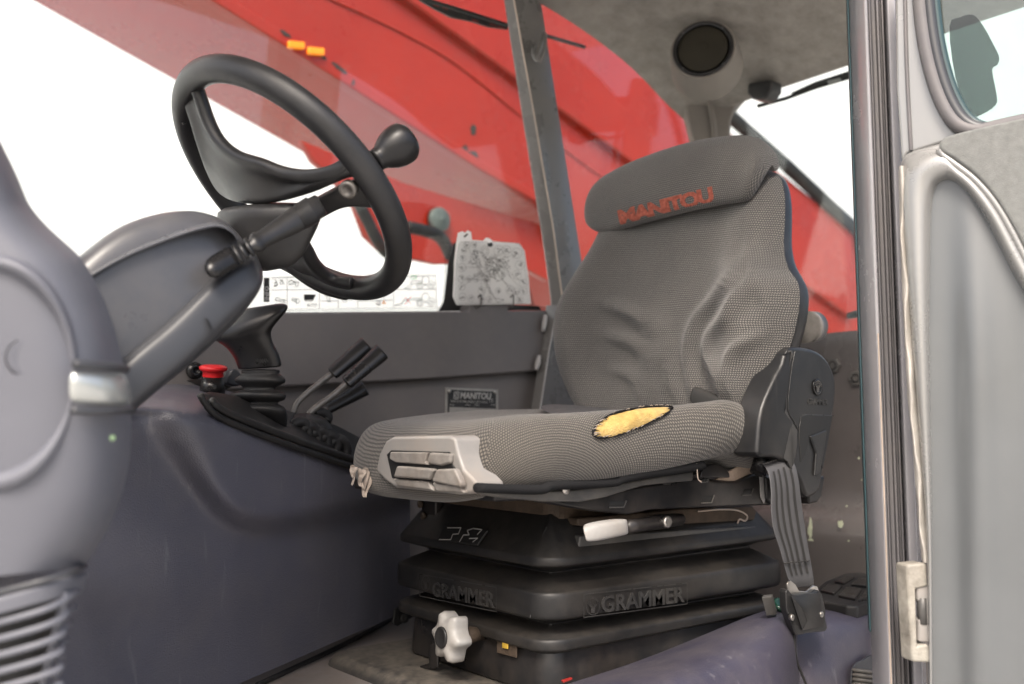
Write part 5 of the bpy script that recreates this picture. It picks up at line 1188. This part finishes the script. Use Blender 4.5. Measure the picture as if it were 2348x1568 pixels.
# ================================================================== coat hook, wipers
hk = thing('coat_hook', PY(1240, 140, 1.44), 'bent grey wire hook on the window post', 'hook')
tube('wire_loop', [PY(x, y, Y) for x, y, Y in [(1226, 102, 1.435), (1222, 120, 1.42), (1228, 136, 1.41), (1238, 138, 1.405), (1247, 118, 1.405), (1250, 94, 1.41), (1248, 78, 1.42), (1240, 96, 1.425), (1233, 120, 1.425), (1228, 132, 1.43), (1236, 126, 1.435)]], .0042, 'post_paint', hk, 10, 5)
PWp = lambda x, y, d=0: PP(x, y, GP+GN*(.03+d), GN)
wp = thing('side_wiper', PWp(1180, 65), 'black wiper arm and blade outside the side window', 'wiper')
tube('blade', [PWp(x, y) for x, y in [(930, -14), (1050, 22), (1164, 58), (1251, 82), (1340, 108)]], .0045, 'rubber', wp, 8)
prism('blade_holder', pix([(975, -4), (1060, 22), (1164, 60), (1164, 68), (1120, 62), (1085, 50), (1035, 40), (1000, 22), (962, 0)], lambda x, y: PWp(x, y, .01)), GN*.006, 'black_plastic', wp, .001)
for (x, y) in [(1000, 12), (1020, 18), (1090, 46), (1130, 56), (1148, 61)]:
    prism('holder_slot', pix([(x-7, y-3), (x+7, y+2), (x+7, y+5), (x-7, y)], lambda a, b: PWp(a, b, .0085)), GN*.001, 'red_dark', wp, 0)
PRW = lambda x, y: PX(x, y, RX+.06)
rwp = thing('rear_wiper', PRW(1850, 205), 'thin black wiper blade outside the rear window', 'wiper')
tube('blade', pix([(1738, 243), (1800, 226), (1870, 200), (1945, 178)], PRW), [.005, .0045, .0045, .0045], 'rubber', rwp, 8)
tube('arm', pix([(1815, 214), (1870, 192), (1945, 170)], PRW), [.002, .005, .007], 'black_plastic', rwp, 8)
prism('arm_clip', pix([(1895, 186), (1925, 178), (1927, 184), (1898, 193)], lambda x, y: PX(x, y, RX+.05)), (.003, 0, 0), 'weld', rwp, .001)
rh = thing('outside_grip', PX(1960, 722, RX+.05), 'black grip tip showing at the pillar edge outside the rear window', 'handle')
tube('grip', [PX(1944, 724, RX+.05), PX(1965, 720, RX+.05), PX(2010, 716, RX+.05)], [.007, .009, .009], 'black_plastic', rh, 12)
# ================================================================== near side trim, mat, hose
tm = thing('side_trim', PT(1700, 1568, 1.1), 'dark purple moulded trim beside the seat base, along the door sill', 'trim')
def trow(pts): return [PY(x, y, Y) for x, y, Y in pts]
TR_ = [trow([(1100, 1640, .84), (1300, 1566, .86), (1420, 1532, .87), (1560, 1478, .88), (1700, 1418, .89), (1760, 1396, .90), (1815, 1388, .92), (1870, 1392, .95)]),
       trow([(1110, 1650, .80), (1310, 1574, .82), (1430, 1538, .83), (1570, 1484, .835), (1706, 1424, .84), (1766, 1402, .84), (1815, 1398, .84), (1850, 1402, .84)]),
       trow([(1130, 1660, .74), (1330, 1584, .76), (1450, 1550, .765), (1590, 1500, .77), (1720, 1446, .775), (1780, 1428, .78), (1812, 1430, .79), (1825, 1440, .80)]),
       trow([(1150, 1680, .70), (1350, 1606, .71), (1470, 1576, .715), (1610, 1536, .72), (1740, 1492, .73), (1796, 1480, .745), (1818, 1485, .77), (1828, 1500, .79)]),
       trow([(1160, 1720, .69), (1360, 1640, .695), (1480, 1615, .70), (1620, 1586, .705), (1750, 1556, .71), (1806, 1550, .73), (1824, 1552, .765), (1832, 1560, .79)]),
       trow([(1170, 1800, .69), (1370, 1720, .69), (1490, 1690, .695), (1630, 1670, .70), (1760, 1650, .70), (1812, 1650, .725), (1830, 1650, .76), (1838, 1660, .79)])]
grid('sill_cover', TR_, 'trim_plastic', tm, sub=2)
TQ = [trow([(1800, 1396, .93), (1850, 1386, .93), (1900, 1382, .92), (1950, 1384, .91), (2000, 1388, .90), (2010, 1390, .90)]),
      trow([(1806, 1408, .86), (1850, 1402, .85), (1900, 1400, .84), (1950, 1400, .83), (1996, 1402, .82), (2006, 1404, .84)]),
      trow([(1812, 1436, .83), (1856, 1430, .82), (1900, 1424, .81), (1950, 1424, .80), (1998, 1426, .795), (2006, 1430, .82)]),
      trow([(1818, 1490, .82), (1862, 1470, .815), (1904, 1470, .805), (1952, 1470, .795), (1999, 1470, .79), (2006, 1475, .82)]),
      trow([(1824, 1540, .82), (1850, 1530, .81), (1900, 1520, .80), (1952, 1515, .795), (1999, 1510, .79), (2006, 1512, .82)]),
      trow([(1832, 1580, .82), (1862, 1566, .80), (1902, 1550, .795), (1950, 1545, .79), (1999, 1540, .79), (2006, 1540, .82)]),
      trow([(1840, 1680, .82), (1870, 1670, .80), (1910, 1660, .795), (1950, 1650, .79), (1999, 1640, .79), (2006, 1640, .82)])]
grid('corner_cover', TQ, 'trim_plastic', tm, sub=2)
tube('cover_joint', trow([(1820, 1450, .786), (1822, 1490, .784), (1828, 1520, .784), (1840, 1550, .79), (1856, 1590, .79)]), .0018, 'rubber', tm, 8, 3)
mp = thing('rubber_pad', PZ(1925, 1380, FZ+.05), 'black rubber tray with four raised cells behind the belt buckle', 'mat')
zp = PX(1900, 1360, 1.45).z
PM = lambda x, y, d=0: PZ(x, y, 1.235+d)
prism('pad_base', pix([(1866, 1352), (1890, 1332), (1905, 1326), (1936, 1314), (1970, 1312), (2010, 1318), (2010, 1372), (1966, 1389), (1940, 1388), (1874, 1376)], PM), (0, 0, -.02), 'rubber', mp, .004)
for pts in [[(1880, 1352), (1898, 1337), (1930, 1341), (1912, 1360)], [(1921, 1364), (1939, 1344), (1975, 1349), (1960, 1372)], [(1912, 1331), (1940, 1319), (1960, 1321), (1934, 1336)], [(1966, 1374), (1984, 1352), (2006, 1356), (2000, 1368)], [(1950, 1338), (1968, 1324), (2004, 1330), (1996, 1344)]]:
    prism('pad_cell', pix(pts, lambda x, y: PM(x, y, .004)), (0, 0, -.006), 'black_gloss', mp, .0015)
fb = thing('foam_block', PY(1768, 1412, .83), 'small upright grey foam block on the sill trim', 'block')
prism('block', pix([(1746, 1370), (1768, 1368), (1779, 1410), (1757, 1412)], lambda x, y: PY(x, y, .815)), (.02, .012, 0), 'pan_grey', fb, .001)
gb = thing('level_glass', PY(1795, 1382, .86), 'small round green glass set in the trim beside the buckle', 'gauge')
lathe('green_glass', PY(1792, 1384, .845), (-.2, -.5, .8), [(.013, -.006), (.013, 0), (.010, .002), (.009, .0005), (0, .002)], 'green_glass', gb, 24)
hs = thing('corrugated_hose', PY(1960, 1568, .76), 'grey corrugated hose in a cut-out at the pillar foot', 'hose')
prism('cut_out_rim', [PY(p.x, p.y, .784) for p in cr([Vector((x, y, 0)) for x, y in [(1952, 1600), (1952, 1548), (1960, 1524), (1980, 1512), (2004, 1508), (2012, 1600)]], 4, False)], (0, .003, 0), 'column_dark', hs, .001)
for k in range(12):
    y = 1534+k*10.5
    ploft('hose_ring', [(1962, y-3, 2006, y+3, .77, .008), (1957, y, 2010, y+6, .77, .012), (1957, y+4, 2010, y+10, .77, .012), (1962, y+7, 2006, y+13, .77, .008)], 'pan_grey', hs, 18)
lathe('hose_core', PY(1983, 1540, .79), (0, 0, -1), [(.012, 0), (.012, .1)], 'pan_black', hs, 16)
dbr = thing('floor_scrap', PY(1310, 1556, .86), 'tiny red and white scrap beside the seat base', 'scrap')
prism('scrap', pix([(1290, 1560), (1312, 1553), (1313, 1558), (1292, 1566)], lambda x, y: PY(x, y, .885)), (0, .004, 0), 'red_dark', dbr, .001)

# ================================================================== open door, swung out on its hinges toward the viewer
DO = PT(2075, 900, 1.10); DO.z = 0
DD = Vector((.34, -.94, 0)).normalized(); DNn = Vector((-DD.y*-1, 0, 0)); DNn = Vector((0, 0, 1)).cross(DD).normalized()
if DNn.dot(CAM-DO) < 0: DNn = -DNn
PDr = lambda x, y, d=0: PP(x, y, DO+DNn*d, DNn)
door = thing('cab_door', PDr(2140, 1568), 'silver grey cab door standing open at the right, with window and felt pad', 'door')
body = [(2062, 368), (2078, 348), (2110, 338), (2170, 322), (2260, 298), (2480, 240), (2480, 1700), (2136, 1700), (2130, 1300), (2118, 1100), (2100, 900), (2082, 700), (2066, 520)]
prism('door_panel', pix(body, PDr), DNn*-.045, 'door_silver', door, .012, 4)
# deep inner pressing: raised frame round a sunk bay
O_ = [(2128, 1700), (2124, 1300), (2112, 1080), (2096, 880), (2080, 680), (2066, 500), (2064, 392), (2084, 356), (2156, 340), (2190, 372), (2240, 412), (2290, 474), (2347, 576), (2480, 826)]
I_ = [(2140, 1700), (2138, 1300), (2136, 1100), (2132, 900), (2129, 680), (2130, 530), (2133, 470), (2142, 428), (2163, 410), (2190, 416), (2226, 452), (2270, 520), (2330, 640), (2480, 900)]
Oc, Ic = cr([Vector((*p, 0)) for p in O_], 5), cr([Vector((*p, 0)) for p in I_], 5)
grid('arch_frame', [[PDr(o.lerp(i, f).x, o.lerp(i, f).y, d) for o, i in zip(Oc, Ic)] for f, d in [(0, .001), (.08, .014), (.3, .021), (.6, .022), (.85, .018), (1.0, .006), (1.05, .001)]], 'door_silver', door, sub=1)
arch = [(p.x, p.y) for p in Ic if p.y < 700 and p.x > 2129]; arch = sorted(set(arch))
rows = []
for px in [2122, 2130, 2140, 2155, 2170, 2190, 2210, 2235, 2260, 2290, 2330, 2380, 2440, 2490]:
    ya = interp(arch, px); base = interp([(2120, .004), (2150, .002), (2185, .002), (2215, .014), (2245, .016), (2280, .006), (2350, .002), (2490, .004)], px); r = []
    for f in [0, .02, .05, .1, .18, .3, .45, .7, 1.0]:
        y = ya-14+(1720-ya)*f; r.append(PDr(px+18*f, y, .002+base*min(1, f*4)))
    rows.append(r)
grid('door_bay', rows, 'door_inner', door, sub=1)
bp3 = cr([Vector((x, y, 0)) for x, y in [(2156, 346), (2160, 330), (2180, 318), (2250, 300), (2360, 276), (2500, 250), (2500, 900), (2420, 720), (2347, 570), (2290, 470), (2240, 410), (2190, 372), (2166, 358)]], 3, True)
prism('felt_pad', [PDr(p.x, p.y, .006) for p in bp3], DNn*.016, 'felt', door, .008, 4)
tube('pad_bead', [PDr(x, y, .016) for x, y in [(2154, 342), (2160, 356), (2190, 378), (2240, 418), (2290, 480), (2347, 585), (2420, 740)]], .0045, 'door_silver', door, 10, 4)
# window frame upright and sill of the door
prism('window_frame', pix([(2050, -60), (2120, -60), (2126, 60), (2140, 150), (2160, 230), (2190, 292), (2230, 306), (2150, 330), (2080, 352), (2066, 372), (2054, 200)], lambda x, y: PDr(x, y, -.004)), DNn*-.03, 'door_silver', door, .004, 3)
tube('frame_groove', [PDr(x, y, -.002) for x, y in [(2073, -60), (2078, 150), (2088, 345)]], .0022, 'pillar_dark', door, 8, 3)
sl3 = [(2106, -60), (2110, 20), (2122, 110), (2142, 190), (2168, 252), (2198, 288), (2240, 300), (2300, 288), (2480, 248)]
tube('window_seal', [PDr(x, y, .002) for x, y in sl3], .0085, 'pillar_dark', door, 12, 5)
tube('window_seal', [PDr(x+19, y-5, .001) for x, y in sl3], .0075, 'column_dark', door, 12, 5)
tube('window_seal', [PDr(x+34, y-9, -.003) for x, y in sl3], .0055, 'seal_green', door, 12, 5)
dw = prism('door_window', pix([(2130, -80), (2140, 60), (2165, 190), (2215, 292), (2520, 232), (2520, -80)], lambda x, y: PDr(x, y, -.012)), DNn*-.005, 'door_glass', door, 0, smooth=False)
prism('printed_patch', [PDr(p.x, p.y, -.0105) for p in cr([Vector((x, y, 0)) for x, y in [(2176, 60), (2200, 40), (2230, 34), (2254, 60), (2276, 100), (2290, 130), (2286, 148), (2274, 160), (2284, 215), (2282, 240), (2250, 262), (2222, 262), (2190, 180)]], 3, True)], DNn*-.0008, 'tinted_print', dw, 0, smooth=False)
# crumpled weather strip along the hinge side
ws = [(2064, 380), (2068, 560), (2074, 700), (2082, 850), (2086, 930), (2096, 1000), (2100, 1080), (2108, 1160), (2112, 1230), (2118, 1290)]
rows = []
for k, (x, y) in enumerate(resample([Vector((a, b, 0)) for a, b in ws], 30)[i].to_tuple()[:2] for i in range(30)):
    w = 9+6*math.sin(k*.9)+4*math.sin(k*2.3); rows.append([PDr(x-5, y, .004), PDr(x-5+w*.5, y, .016+.006*math.sin(k*1.3)), PDr(x-5+w, y, .012), PDr(x+16, y, .002)])
grid('weather_strip', rows, 'strip_beige', door, sub=1)
hg = thing('door_hinge', PDr(2105, 1480, .02), 'grimy white door hinge between pillar and door', 'hinge')
PH = lambda x, y, d=0: PP(x, y, DO+DNn*(.018+d), (DNn+Vector((-.2, -.6, 0))).normalized())
prism('hinge_leaf', pix([(2078, 1294), (2125, 1290), (2128, 1345), (2100, 1350), (2104, 1480), (2130, 1476), (2136, 1520), (2092, 1518), (2084, 1400)], PH), Vector((.01, .02, 0)), 'hinge_grimy', hg, .003, 3)
prism('hinge_plate', pix([(2102, 1342), (2134, 1340), (2138, 1475), (2106, 1472), (2106, 1420), (2118, 1416), (2118, 1384), (2104, 1378)], lambda x, y: PH(x, y, -.003)), Vector((.006, .012, 0)), 'grey_plastic', hg, .003, 3)
tube('hinge_pin', [PH(2114, 1370, -.008), PH(2116, 1430, -.008)], .006, 'pan_grey', hg, 12)
